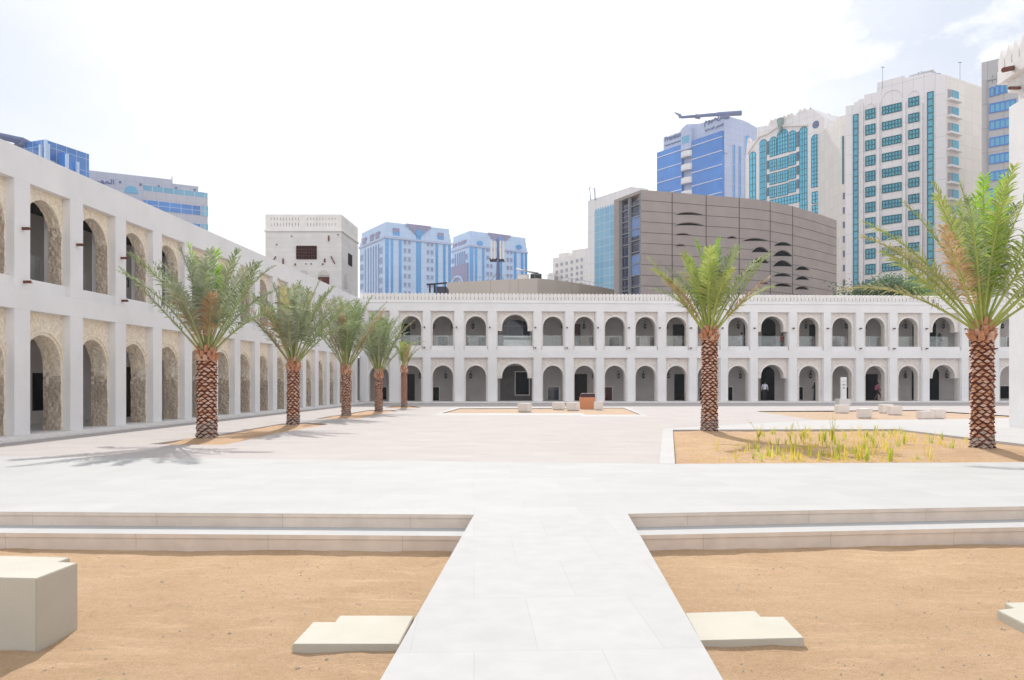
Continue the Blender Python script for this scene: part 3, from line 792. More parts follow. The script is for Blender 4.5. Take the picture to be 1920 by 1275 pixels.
# scalloped parapet with slits
mb = MB(); sp = 0.312; n = int(UE / sp)
for i in range(n):
    uc = sp * (i + .5); h = sp / 2
    pts = [(uc - h + .028, 8.502), (uc + h - .028, 8.502), (uc + h - .028, 8.74), (uc + h - .004, 8.76), (uc + h - .006, 8.84)]
    pts += [(uc + (h - .010) * math.cos(t), 8.86 + .18 * math.sin(t)) for t in [math.pi * j / 8 for j in range(1, 8)]]
    pts += [(uc - h + .006, 8.84), (uc - h + .004, 8.76), (uc - h + .028, 8.74)]
    mb.fpoly(FF, pts, -.16, 0.02)
mb.build('parapet', WHITE2, root)
mb = MB(); mb.fbox(FF, 0, UE, 8.41, 8.72, -.5, -.30); mb.build('parapet_backing', BROWN, root)  # brown strip added behind the slits so that they look dark
WIDE = {4: ('sh',), 12: ('lobe',), 17: ('lobe',)}
for i, (a, b) in enumerate(pu):
    for (v0, v1) in ((FL + .002, 3.718), (4.362, 7.558)):
        mb = MB(); mb.fbox(FF, a, b, v0, v1, -0.86, 0.0)
        mb.fbox(FF, a - .07, a - .001, v0, v1, -.5, -0.10); mb.fbox(FF, b + .001, b + .07, v0, v1, -.5, -0.10); mb.build('pilaster', WHITE, root)
    if i + 1 >= len(pu): continue
    ua, ub = b + .001, pu[i + 1][0] - .001; uc = (ua + ub) / 2
    for (v0, v1, vs, vsh) in ((FL + .002, 3.718, 2.20, 2.02), (4.702, 7.558, 6.28, 5.95)):
        if i in WIDE:
            r_ = 1.07 if i == 4 else 0.96; sh = (ub - ua) / 2 - (.10 if i == 4 else .06)
            prof = profile(uc, r_, vs - (.05 if i == 4 else 0), v0, shoulder=(sh, vsh), rise=1.0)
        elif ub - ua < 1.9:
            r_ = (ub - ua) / 2 - .13; prof = profile(uc, r_, vs + .05, v0, rise=1.08)
        else:
            r_ = 0.835; prof = profile(uc, r_, vs, v0, rise=1.04)
        arch_panel(FF, ua, ub, v0, v1, prof, WA0 + .01, WA1, 'stone_arch', CORALP, root, 0.0, i)
        mb = MB(); arch_ring(mb, FF, uc, r_, vs, .16, WA1, WA1 + .035, 1.04 if i not in WIDE else 1.0); mb.build('arch_band', RING, root)
    mb = MB(); mb.fbox(FF, ua, ub, 4.362, 4.70, -0.86, -0.10); mb.build('ledge', WHITE, root)
    mb = MB(); mb.fbox(FF, ua + .02, ub - .02, 4.72, 5.62, WA0 - .06, WA0 - .045); mb.build('glass_panel', RAILG, root)
for i, (a, b) in enumerate(pu):
    if i in (0, 1): continue
    u = a + .2 * (b - a) if i < 12 else (a + b) / 2
    spout(FF, u, 6.23, root)
    if i in (2, 5, 6, 8, 10, 15, 16, 17, 19): spout(FF, u, 4.55, root)

def bw(x0, x1, y0, y1, name, m, frame=None, lift=0.06, parent=root):
    """Opening on the far wing's back wall, by where it shows."""
    u0, va = FF.hit(x0, y0, WB); u1, vb = FF.hit(x1, y1, WB)
    v1 = va; v0 = max(vb, 0.104 if y1 > 690 else 4.345)
    mb = MB(); mb.fbox(FF, u0, u1, v0, v1, WB, WB + lift); o = mb.build(name, m, parent)
    if frame:
        mb = MB(); t = .07
        mb.fbox(FF, u0 - t, u1 + t, v1, v1 + t, WB, WB + lift + .03); mb.fbox(FF, u0 - t, u0, v0, v1, WB, WB + lift + .03); mb.fbox(FF, u1, u1 + t, v0, v1, WB, WB + lift + .03)
        if v0 > .3 and not (4.3 < v0 < 4.5): mb.fbox(FF, u0 - t, u1 + t, v0 - t, v0, WB, WB + lift + .03)
        mb.build('frame', frame, o)
    return o
SHADOWW = mat('painted_hall_shade', (0.16, 0.15, 0.145), 0.4, 1.5, 0.9, 0.1, 10)  # shade of the interior behind the wide lower arch, painted as a dark tone
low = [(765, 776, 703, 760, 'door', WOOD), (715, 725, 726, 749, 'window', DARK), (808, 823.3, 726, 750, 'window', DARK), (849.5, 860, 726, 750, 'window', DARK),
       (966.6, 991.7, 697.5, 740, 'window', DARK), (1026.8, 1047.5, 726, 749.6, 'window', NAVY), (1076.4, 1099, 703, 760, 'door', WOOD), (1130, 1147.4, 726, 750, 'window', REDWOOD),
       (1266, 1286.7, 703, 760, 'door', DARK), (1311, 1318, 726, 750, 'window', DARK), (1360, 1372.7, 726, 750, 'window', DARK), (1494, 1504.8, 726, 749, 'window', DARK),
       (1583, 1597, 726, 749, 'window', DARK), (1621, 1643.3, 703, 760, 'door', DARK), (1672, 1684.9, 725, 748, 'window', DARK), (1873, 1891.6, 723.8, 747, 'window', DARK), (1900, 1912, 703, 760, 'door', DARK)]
up = [(749, 767.5, 609, 660, 'door', WOOD), (784.6, 794, 632, 647, 'window', DARK), (821, 839.7, 632, 650, 'window', WOOD), (868, 878.6, 632, 650, 'window', DARK), (896.6, 913, 632, 650, 'window', DARK),
      (1076, 1086.5, 609.6, 660, 'door', REDWOOD), (1103, 1115.7, 632, 650, 'window', WOOD), (1142, 1161, 632, 650, 'window', WOOD), (1192, 1199, 632, 650, 'window', WOOD), (1217.8, 1235, 632, 650, 'window', WOOD),
      (1263.3, 1285.6, 610, 660, 'door', WOOD), (1396, 1408, 604, 660, 'door', DARK), (1519, 1538, 610, 660, 'door', DARK), (1555, 1575.5, 632, 650, 'window', REDWOOD), (1594, 1600.5, 632, 650, 'window', REDWOOD),
      (1630, 1648.8, 632, 650, 'window', GREYM), (1676, 1684, 632, 650, 'window', REDWOOD), (1818, 1830, 611, 660, 'door', REDWOOD), (1886, 1897, 632, 650, 'window', WOOD)]
for a in low + up:
    o = bw(*a, frame=(WHITE2 if a[4] == 'window' else WOOD))
# tall arched doorways as flat panels; the dark inside them is painted on
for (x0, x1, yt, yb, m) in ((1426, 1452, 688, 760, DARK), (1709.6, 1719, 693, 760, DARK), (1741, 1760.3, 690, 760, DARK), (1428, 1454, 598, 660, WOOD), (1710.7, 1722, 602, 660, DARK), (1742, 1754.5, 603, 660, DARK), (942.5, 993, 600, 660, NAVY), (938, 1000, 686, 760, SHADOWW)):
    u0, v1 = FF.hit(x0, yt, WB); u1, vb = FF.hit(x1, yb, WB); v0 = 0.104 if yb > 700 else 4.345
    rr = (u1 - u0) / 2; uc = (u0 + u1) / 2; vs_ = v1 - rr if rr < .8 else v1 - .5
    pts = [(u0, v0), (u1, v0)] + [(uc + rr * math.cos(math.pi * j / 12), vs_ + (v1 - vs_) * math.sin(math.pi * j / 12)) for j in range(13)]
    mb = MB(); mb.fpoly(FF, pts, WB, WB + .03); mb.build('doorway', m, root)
# shallow blind niches on the back wall (raised surround strips)
for (x0, x1, y0, y1) in ((1035, 1047, 596, 620), (1147, 1165, 596, 620), (1610, 1650, 600, 624), (820, 840, 596, 620), (1560, 1578, 598, 620), (900, 913, 596, 620), (1200, 1215, 600, 620), (1035, 1049, 692, 717), (826, 824, 692, 717), (895, 913, 692, 718), (1213, 1232, 692, 718), (1595, 1606, 712, 725), (1135, 1150, 692, 716)):
    u0, v1 = FF.hit(min(x0, x1), y0, WB); u1, v0 = FF.hit(max(x0, x1), y1, WB); t = .05; mb = MB()
    mb.fbox(FF, u0, u1, v0 - t, v0, WB, WB + .04); mb.fbox(FF, u1, u1 + t, v0 - t, v1, WB, WB + .04); mb.fbox(FF, u0 - t, u0, v0 - t, v1, WB, WB + .04)
    mb.build('niche', INNER, root)
# white benches behind the wide upper opening
mb = MB(); u0 = FF.hit(944, 640, -1.6)[0]; u1 = FF.hit(1002, 640, -1.6)[0]
mb.fbox(FF, u0, u1, 4.36, 4.9, -2.2, -1.2); mb.fbox(FF, u0, u1, 4.9, 5.3, -1.75, -1.6); mb.fbox(FF, u0 - .02, u1, 5.5, 5.56, -1.75, -1.2)
r = thing('bench', FF.p((u0 + u1) / 2, 4.35, -1.7), 'white bench on the upper gallery behind the widest arch', 'bench')
mb.build('seat', WHITE, r)

def bay_of(px):
    for i in range(len(pil) - 1):
        if pil[i][0] - 1 <= px <= pil[i + 1][1]: return i
    return len(pil) - 2
seen = set()
for fl, y, lst in (('ground', 697, (788.3, 835.8, 882.8, 1112.8, 1159.9, 1206.4, 1253.9, 1388.5, 1520, 1655.3, 1698.6, 1775.6, 1818.3)),
                   ('upper', 604, (775.6, 812.4, 848.9, 887, 1055, 1095.3, 1171, 1209.5, 1251, 1384.7, 1469.9, 1511.4, 1587.5, 1623, 1659, 1698.6, 1769.5, 1880))):
    for x in lst:
        u, v = FF.hit(x, y, WB + .15); i = bay_of(x)
        key = (fl, i); side = ''
        if key in seen: side = 'second '
        seen.add(key)
        mid = (pil[i][1] + pil[i + 1][0]) / 2
        pos = 'mid' if abs(x - mid) < 8 else ('at left' if x < mid else 'at right')
        lantern(FF, u, v, WB, 'far arcade lantern %s of the %s %s arch from left' % (pos, ORD[i], fl))

# ---------- square wind tower behind the corner
TB = W(640.3, 760); zt = 66.0
cx = (640.3 - X0) / F * zt; lx = (497.6 - X0) / F * zt; zr = 71.7; rx = (671 - X0) / F * zr
Ht = HC + (HY - 402) * zt / F
root = thing('square_tower', (lx, zt, 0), 'square white plastered tower with slotted parapet above the left arcade corner', 'tower')
fT = Fr((lx, zt), (cx, zt)); fS = Fr((cx, zt), (rx, zr))
TW = mat_grid('tower_plaster', (0.70, 0.685, 0.68), (0.62, 0.60, 0.59), 14.0, 0.42, 0.02, 0.12, 0.9, nscale=1.0, bmp=0.4)
def hv(y): return HC + (HY - y) * zt / F
back = (lx + (rx - cx), zr)
mb = MB(); mb.prism([(lx, zt), (cx, zt), (rx, zr), back], 0, hv(432.5)); mb.build('wall', TW, root)
ex = .10
mb = MB(); mb.prism([(lx - ex, zt - ex), (cx + ex, zt - ex), (rx + ex, zr + ex), (back[0] - ex, zr + ex)], hv(434), hv(431)); mb.build('cornice', WHITE2, root)
mb = MB(); tt = .3
for fr in (fT, fS):
    L = fr.L; rows = [(hv(431), hv(424.5)), (hv(418), hv(413.5)), (hv(408), Ht)]
    a, b = (0, L) if fr is fT else (tt, L)
    for v0, v1 in rows: mb.fbox(fr, a, b, v0, v1, -tt, 0.0)
    for (v0, v1, sl0) in ((hv(424.5), hv(418), 0), (hv(413.5), hv(408), 1)):
        nsl = int(L / .26)
        for k in range(nsl):
            u = L * k / nsl
            if u + .19 < a: continue
            mb.fbox(fr, max(a, u), u + L / nsl - .06, v0, v1, -tt, -.002)
        mb.fbox(fr, L - .35, L, v0, v1, -tt, -.001); mb.fbox(fr, a, a + .5, v0, v1, -tt, -.001); mb.fbox(fr, L * .47, L * .52, v0, v1, -tt, -.001)
mb.build('parapet', WHITE2, root)
mb = MB(); mb.fbox(fT, 0, .3, hv(431), Ht - .02, -6, -.31); mb.fbox(fT, .31, fT.L - .3, hv(431), Ht - .02, -5.6, -5.3); mb.build('parapet_backing', WHITE2, root)
def tw(fr, x0, x1, y0, y1, name, m, arch=False, lattice=False, lift=.03):
    u0, v1 = fr.hit(x0, y0); u1, _ = fr.hit(x1, y0); _, v0 = fr.hit(x0, y1)
    mb = MB()
    if arch:
        uc = (u0 + u1) / 2; rr = (u1 - u0) / 2
        mb.fpoly(fr, [(u0, v0), (u1, v0)] + [(uc + rr * math.cos(math.pi * j / 10), v1 - rr + rr * math.sin(math.pi * j / 10)) for j in range(11)], 0, lift)
    else: mb.fbox(fr, u0, u1, v0, v1, 0, lift)
    o = mb.build(name, m, root)
    if lattice:
        mb = MB()
        for k in range(9): mb.fbox(fr, u0 + (u1 - u0) * k / 8 - .025, u0 + (u1 - u0) * k / 8 + .025, v0, v1, lift, lift + .03)
        for k in range(5): mb.fbox(fr, u0, u1, v0 + (v1 - v0) * k / 4 - .025, v0 + (v1 - v0) * k / 4 + .025, lift, lift + .031)
        mb.build('lattice', REDWOOD, o)
    return o
tw(fT, 556, 593.7, 461.4, 485.7, 'window', WOOD, lattice=True)
tw(fS, 652.5, 660, 474, 496, 'window', WOOD)
tw(fT, 596.5, 617.5, 506.5, 516.5, 'niche', INNER, arch=True)
tw(fT, 596.5, 617.5, 519, 545, 'window', REDWOOD)
tw(fT, 560, 577, 506, 520, 'niche', INNER, arch=True)
tw(fS, 645, 651, 511, 540, 'niche', INNER, arch=True)
for (x, y0, y1) in ((616.5, 442, 452), (609, 485, 492), (531, 485, 495), (553.5, 494, 498), (605, 494, 497)):
    u, v1 = fT.hit(x, y0); _, v0 = fT.hit(x, y1)
    mb = MB(); mb.fbox(fT, u - .06, u + .06, v0, v1, 0, .08); mb.build('spout', BROWNWOOD, root)
for (x, y) in ((624, 485), (514, 485)):
    u, v = fT.hit(x, y); s = 1 if x > 560 else -1
    mb = MB(); mb.tube([fT.p(u - s * .15, v + .2, .05), fT.p(u + s * .2, v - .45, .1)], .05, 5); mb.build('spout', BROWNWOOD, root)
for (x, y) in ((547, 443), (634, 440), (519, 459), (574, 495), (584, 495)):
    u, v = fT.hit(x, y); mb = MB(); mb.fbox(fT, u - .045, u + .045, v - .045, v + .045, 0, .1); mb.build('spout', BROWNWOOD, root)

# ---------- right-hand palace: plain wall and crenellated tower at the frame's edge
wz = F * HC / (801 - HY); wx = (1892 - X0) / F * wz; Hw = HC + (HY - 201) * wz / F
root = thing('palace_building', (wx, wz, 0), 'tall plain white palace wall with toothed parapet at the right edge', 'building')
mb = MB(); mb.prism([(wx, wz), (wx - .0507 * 26, wz - 26), (wx + 12, wz - 26), (wx + 12, wz)], 0, Hw)
mb.build('wall', WHITE, root)
z2 = wz + 4.5; x2 = (1909.5 - X0) / F * z2
h2 = HC + (HY - 150) * z2 / F; h3 = HC + (HY - 152) * z2 / F
za = z2 - 9; xk = lambda z: x2 - .0507 * (z2 - z)
mb = MB(); mb.prism([(x2, z2), (xk(za), za), (x2 + 9, za), (x2 + 9, z2)], 0, h2); mb.build('wall', WHITE, root)
e = .55
mb = MB(); mb.prism([(x2 - e, z2 + e), (xk(za) - e, za - e), (x2 + 9, za - e), (x2 + 9, z2 + e)], h2 + .002, h2 + .55)
mb.prism([(x2 - e / 2, z2 + e / 2), (xk(za) - e / 2, za - e / 2), (x2 + 9, za - e / 2), (x2 + 9, z2 + e / 2)], h2 - .45, h2)
mb.build('cornice', WHITE2, root)
fz = Fr((x2 - e, z2 + e), (xk(za) - e, za - e)); fy = Fr((x2 + 9, z2 + e), (x2 - e, z2 + e))
for fr in (fz, fy):
    for k in range(20):
        u = .05 + .5 * k
        if u > fr.L - .4: break
        mb = MB(); mb.fpoly(fr, [(u, h2 + .553), (u + .38, h2 + .553), (u + .42, h2 + .95), (u + .19, h2 + 1.4), (u - .04, h2 + .95)], -.22, -.02)
        mb.build('merlon', WHITE2, root)
for (xa, ya, xb, yb, rr) in ((1882, 131, 1906, 126, .11), (1893, 165, 1912, 165, .07)):
    pz = z2 - 1.2
    a = Vector(((xa - X0) / F * pz, pz, HC + (HY - ya) * pz / F)); b = Vector(((xb - X0) / F * (pz + .9), pz + .9, HC + (HY - yb) * (pz + .9) / F))
    mb = MB(); mb.tube([a, b], rr, 6); mb.build('spout', BROWNWOOD, root)
# ------------------------------------------------------------------ palms
def frond_mesh(rnd, az, el0, L, bend, base, mats, width=0.40, n=16, nl=56, start=0.25, droop=0.26, curl=0.0):
    """One feather leaf: grooved stalk plus folded leaflets on both sides."""
    mb = MB()
    ca, sa = math.cos(az), math.sin(az); s = Vector((-sa, ca, 0))
    pts = []; tan = []; p = Vector(base); swing = rnd.uniform(-.30, .30)
    for i in range(n + 1):
        t = i / n; e = el0 - bend * t ** 1.6
        a2 = az + swing * t
        d = Vector((math.cos(e) * math.cos(a2), math.cos(e) * math.sin(a2), math.sin(e)))
        pts.append(p.copy()); tan.append(d); p = p + d * (L / n)
    rad = [0.030 * (1 - i / n) ** 0.8 + 0.004 for i in range(n + 1)]; rad[0] = .05
    mb.tube(pts, rad, 5, 0)
    def at(t):
        x = t * n; i = min(n - 1, int(x)); f = x - i
        return pts[i].lerp(pts[i + 1], f), tan[i].lerp(tan[i + 1], f).normalized()
    for k in range(nl):
        t = start + (1 - start) * (k + rnd.random() * .6) / nl
        if t > 1: t = 1
        P, T = at(t)
        up = s.cross(T); up = -up if up.z < 0 else up
        q = (t - start) / (1 - start)
        l = width * (0.45 + 0.55 * min(1, q / 0.2)) * (1 - 0.58 * max(0, (q - .45) / .55) ** 1.4)
        for sd in (-1, 1):
            if rnd.random() < .04: continue
            a = R(64 - 30 * q + rnd.uniform(-10, 10)); v = R(20 + rnd.uniform(-24, 24))
            out = s * sd * math.cos(v) + up * math.sin(v)
            D = (T * math.cos(a) + out * math.sin(a)).normalized()
            ll = l * rnd.uniform(.85, 1.1)
            wv = D.cross(up + s * rnd.uniform(-.4, .4)).normalized() * (0.0145 + .005 * rnd.random())
            A = P; M = P + D * ll * .55 + Vector((0, 0, -droop * ll * .15)); T2 = P + D * ll + Vector((0, 0, -droop * ll)) + s * curl * ll * rnd.uniform(-1, 1)
            mb.face([A - wv * .6, A + wv * .6, M + wv, M - wv], 1)
            mb.face([M - wv, M + wv, T2 + wv * .12, T2 - wv * .12], 1)
    return mb

def palm(i, pos, Rt, Ht, spread, label, nf, L, el_rng, bend_rng, leafm, stalkm, dry, fresh, seed, tilt=0.0, orange=0.35, width=.52, curl=0.0):
    nf = int(nf * .78); el_rng = (el_rng[0] - R(4), el_rng[1]); bend_rng = (bend_rng[0] + R(4), bend_rng[1] + R(12)); orange *= .7; L *= 1.04
    rnd = random.Random(seed)
    Rt *= .82
    root = thing('date_palm', (pos.x, pos.y, 0), label, 'palm tree', 'date palms in the courtyard')
    # trunk: fibre core studded with pruned leaf bases in a spiral lattice
    mb = MB(); prof = []
    nz = 26
    for k in range(nz + 1):
        z = -0.15 + (Ht + 0.15) * k / nz
        r = Rt * (1.10 - .12 * min(1, z / (0.25 * Ht)) if z < .25 * Ht else 0.98)
        if z > Ht * .86: r *= 1.04
        prof.append((r * .90, z))
    prof.append((Rt * .5, Ht + .12)); prof.append((0, Ht + .14))
    c = root.location
    mb.lathe(prof, (c.x, c.y, 0), 20, 0)
    na = 9; dz = .078; row = 0; z = 0.02
    while z < Ht - .25:
        r0 = Rt * (1.10 - .12 * min(1, z / (0.25 * Ht)) if z < .25 * Ht else 0.98)
        hw = math.pi / na * 1.0
        for k in range(na):
            a = 2 * math.pi * (k + .5 * (row % 2)) / na + rnd.uniform(-.09, .09)
            zz = z + rnd.uniform(-.022, .022); pr = .050 + rnd.uniform(-.022, .026); hh = dz * .98
            def Q(da, h, rr): return Vector((c.x + rr * math.cos(a + da), c.y + rr * math.sin(a + da), zz + h))
            L_, R_ = Q(-hw * .98, hh * .1, r0 * .90), Q(hw * .98, hh * .1, r0 * .90)
            B_ = Q(0, -hh * .72, r0 * .91); T_ = Q(0, hh * .95, r0 * .9)
            O1, O2, O3 = Q(-hw * .80, hh * .02, r0 + pr * .62), Q(hw * .80, hh * .02, r0 + pr * .62), Q(0, -hh * .42, r0 + pr)
            TU = Q(0, hh * .62, r0 + pr * .30)
            q = z / Ht
            top = 3 if q < .14 + rnd.uniform(-.04, .05) else (2 if rnd.random() < orange * (0.4 + q) else 1)
            mb.face([L_, B_, O3, O1], 0); mb.face([B_, R_, O2, O3], 0)
            mb.face([O1, O3, O2, TU], top); mb.face([L_, O1, TU, T_], 0 if top != 3 else 3); mb.face([O2, R_, T_, TU], 0 if top != 3 else 3)
        z += dz; row += 1
    # fresh boots at the head
    for ring_ in range(4):
        for k in range(9):
            a = 2 * math.pi * (k + .5 * (ring_ % 2)) / 9 + rnd.uniform(-.12, .12); zb = Ht - .34 + ring_ * .11
            rb = Rt * (.95 - .12 * ring_); o_ = Vector((math.cos(a), math.sin(a), 0)); t_ = Vector((-math.sin(a), math.cos(a), 0))
            ln = .16 + rnd.uniform(-.05, .08); w = .045 + .02 * rnd.random()
            A = Vector((c.x, c.y, zb)) + o_ * rb; E = A + o_ * (.07 + .05 * rnd.random()) + Vector((0, 0, ln))
            th = o_ * .035
            mb.hexa([A - t_ * w * 1.2 - th, A + t_ * w * 1.2 - th, A + t_ * w * 1.2 + th, A - t_ * w * 1.2 + th,
                     E - t_ * w * .7 - th, E + t_ * w * .7 - th, E + t_ * w * .7 + th * .8, E - t_ * w * .7 + th * .8], 2 if rnd.random() < .6 else 1)
    for k in range(46):
        a = rnd.uniform(0, 6.283); A = Vector((c.x, c.y, Ht - rnd.uniform(.05, .42))) + Vector((math.cos(a), math.sin(a), 0)) * Rt * .95
        B = A + Vector((math.cos(a) * .09, math.sin(a) * .09, rnd.uniform(-.16, .06)))
        t_ = Vector((-math.sin(a), math.cos(a), 0)) * .008
        mb.face([A - t_, A + t_, B], 2)
    mb.build('trunk', [TRUNK_D, TRUNK_L, TRUNK_O, TRUNK_G], root, recalc=False)
    GA = 2.39996
    fi = 0
    for k in range(nf):
        q = (k + .5) / nf                        # 0 outer, 1 heart
        az = k * GA + rnd.uniform(-.2, .2)
        el_ = el_rng[0] + (el_rng[1] - el_rng[0]) * q ** .85 + rnd.uniform(-.05, .05)
        bend = bend_rng[0] + (bend_rng[1] - bend_rng[0]) * (1 - q) * rnd.uniform(.7, 1.3)
        Lf = L * (1.0 - .18 * abs(q - .35)) * rnd.uniform(.9, 1.06)
        b = Vector((c.x + math.cos(az) * Rt * .62 * (1 - q), c.y + math.sin(az) * Rt * .62 * (1 - q), Ht - .12 + .25 * q))
        lm, nm = leafm, None
        if fresh and q > .80 and rnd.random() < fresh: lm = LEAF_F
        if lm is LEAF: lm = rnd.choice((LEAF, LEAF, LEAF_S, LEAF_S, LEAF_Y if q > .6 else LEAF_O if rnd.random() < .45 else LEAF))
        elif lm is LEAF_Y: lm = rnd.choice((LEAF_Y, LEAF_Y, LEAF, LEAF_O if q < .5 else LEAF_Y))
        mbf = frond_mesh(rnd, az, el_, Lf, bend, b, None, width=width * rnd.uniform(.85, 1.15), curl=curl)
        mbf.build('frond', [stalkm, lm], root, recalc=False)
    for (az, el_, bend, Lf, m) in dry:
        az = R(az)
        b = Vector((c.x + math.cos(az) * Rt * .6, c.y + math.sin(az) * Rt * .6, Ht - .1))
        mbf = frond_mesh(rnd, az, R(el_), Lf, R(bend), b, None, width=width, droop=.3, curl=curl)
        o = mbf.build('frond', [stalkm, m], root, recalc=False)
        if m is LEAF_B: o['label'] = 'dry brown frond'
    return root
G = 'date palm '
palm(1, PB[1], .31, 2.62, 2, G + 'nearest the left arcade, thick trunk, first from the left', 27, 3.05, (R(50), R(86)), (R(8), R(34)), LEAF, STALK, [(95, 78, 20, 2.8, LEAF_F), (300, 70, 30, 1.9, LEAF_B), (250, 66, 30, 1.9, LEAF_B), (205, 50, 6, 3.2, LEAF), (-28, 50, 8, 3.3, LEAF)], .5, 11)
palm(2, PB[2], .265, 2.45, 2, G + 'second from the left with dry fronds low on its left', 34, 3.3, (R(52), R(86)), (R(6), R(32)), LEAF, STALK, [(190, 57, 8, 2.9, LEAF_B), (240, 64, 18, 2.5, LEAF_B), (-20, 50, 14, 3.4, LEAF), (168, 52, 10, 3.2, LEAF)], 0, 12)
palm(3, PB[3], .24, 2.42, 2, G + 'third from the left with a tan dry frond leaning right', 32, 3.5, (R(57), R(87)), (R(6), R(26)), LEAF, STALK, [(-15, 60, 8, 3.5, LEAF_B), (10, 63, 10, 3.4, LEAF_B), (265, 76, 10, 3.0, LEAF_B), (200, 70, 18, 3.3, LEAF_B)], 0, 13)
palm(4, PB[4], .235, 2.25, 2, G + 'fourth from the left with tangled grey green fronds', 30, 3.3, (R(62), R(88)), (R(10), R(38)), LEAF, STALK, [(120, 80, 6, 3.6, LEAF_F), (20, 66, 6, 3.7, LEAF)], 0, 14, curl=.3)
palm(5, PB[5], .205, 2.66, 2, G + 'smallest and farthest, with tied narrow tuft, before the far arcade', 16, 1.9, (R(74), R(88)), (R(8), R(30)), LEAF_Y, STALK_Y, [(0, 74, 30, 1.9, LEAF_B), (300, 78, 30, 1.7, LEAF_B)], 0, 15, width=.28, curl=.5, orange=.6)
palm(6, PB[6], .29, 3.38, 2, G + 'at the left corner of the planting bed', 26, 2.95, (R(52), R(88)), (R(6), R(34)), LEAF_Y, STALK_Y, [(-12, 50, 12, 2.5, LEAF_B), (190, 56, 14, 2.2, LEAF_B), (176, 55, 4, 3.1, LEAF_Y), (120, 76, 18, 2.9, LEAF_F), (-8, 57, 2, 3.2, LEAF)], .6, 16, orange=.4)
palm(7, PB[7], .265, 2.95, 2, G + 'largest in view, at the right edge of the planting bed', 31, 3.5, (R(40), R(87)), (R(8), R(30)), LEAF_Y, STALK_Y, [(185, 42, 10, 2.9, LEAF_Y), (80, 84, 4, 3.3, LEAF_F), (40, 72, 10, 3.2, LEAF_F), (215, 52, 10, 2.9, LEAF_B), (-10, 48, 6, 3.0, LEAF_Y)], .5, 17, orange=.75)

# ------------------------------------------------------------------ planting bed tufts
rnd = random.Random(77)
protos = []
for k in range(6):
    mb = MB(); nb = rnd.choice((5, 7, 9, 11)); hgt = rnd.uniform(.17, .38)
    for j in range(nb):
        a = rnd.uniform(0, 6.28); ln = rnd.uniform(.02, .11); h = hgt * rnd.uniform(.5, 1.15)
        A = Vector((rnd.uniform(-.035, .035), rnd.uniform(-.035, .035), -.03)); Bq = A + Vector((math.cos(a) * ln * .4, math.sin(a) * ln * .4, h * .6)); C = A + Vector((math.cos(a) * ln, math.sin(a) * ln, h))
        w = Vector((-math.sin(a), math.cos(a), 0)) * .0075
        mb.face([A - w, A + w, Bq + w, Bq - w]); mb.face([Bq - w, Bq + w, C])
    me = mb.build('grass_tuft', GRASSY if k % 3 else GRASSG, recalc=False); protos.append(me)
used = set(); cnt = 0
pl = [(p.x, p.y) for p in planter]
while cnt < 190:
    px = rnd.gauss(1570, 140); py = rnd.uniform(812, 866)
    if px > 1890 or px < 1285: continue
    if px < 1390 and rnd.random() < .75: continue
    p = W(px, py, -.07)
    if not inside((p.x, p.y), pl): continue
    k = rnd.randrange(6)
    o = protos[k] if k not in used else protos[k].copy()
    if k in used: COL.objects.link(o)
    used.add(k)
    s = rnd.uniform(.7, 1.25)
    o.location = (p.x, p.y, -.07); o.rotation_euler = (0, 0, rnd.uniform(0, 6.28)); o.scale = (s, s, s * rnd.uniform(.8, 1.2))
    tag(o, 'small yellow green grass tuft planted in the sandy bed', 'grass tuft', 'grass tufts in the planting bed'); cnt += 1
mb = MB()
for k in range(2200):
    px = rnd.gauss(1560, 170); py = rnd.uniform(809, 868)
    p = W(px, py, -.07)
    if not inside((p.x, p.y), pl): continue
    for j in range(3):
        a = rnd.uniform(0, 6.28); l = rnd.uniform(.02, .07); w = Vector((-math.sin(a), math.cos(a), 0)) * .006
        A = p + Vector((0, 0, .0)); mb.face([A - w, A + w, A + Vector((math.cos(a) * l, math.sin(a) * l, rnd.uniform(.02, .07)))])
tag(mb.build('ground_cover', GRASSY, recalc=False), 'sparse tiny weeds over the sandy planting bed', 'weeds', kind='stuff')
for i, (px, py, hh, lb) in enumerate(((1482, 832, .75, 'tall seeded grass stalk leaning right, left one of the tall stems in the bed'), (1502, 830, .62, 'bushy yellow green stem clump with tall seed stalk, middle of the bed'), (1560, 836, .95, 'tallest arching weed with forked drooping branches in the bed'), (1422, 826, .5, 'thin upright grass stalk near the corner palm'))):
    p = W(px, py, -.07); r = thing('tall_weed', p, lb, 'plant')
    mb = MB(); lv = MB()
    for b in range(4 + i):
        a = rnd.uniform(0, 6.28); pts = []
        for k in range(7):
            t = k / 6; pts.append(p + Vector((math.cos(a) * .28 * t * t * (.6 + .4 * b / 4), math.sin(a) * .2 * t * t, hh * t * (1 - .25 * t * (b % 2)) * (.6 + .1 * b))))
        mb.tube(pts, [.007 * (1 - k / 7.5) for k in range(7)], 4)
        for k in range(26):
            t = rnd.uniform(.25, 1); x = t * 6; q = min(5, int(x)); P = pts[q].lerp(pts[q + 1], x - q)
            d = Vector((rnd.uniform(-1, 1), rnd.uniform(-1, 1), rnd.uniform(-.3, .8))).normalized(); w = d.cross(Vector((0, 0, 1))).normalized() * .010
            lv.face([P - w * .3, P + d * .03 + w, P + d * .065, P + d * .03 - w])
    mb.build('stem', GRASSG, r); lv.build('leaves', GRASSY, r, recalc=False)

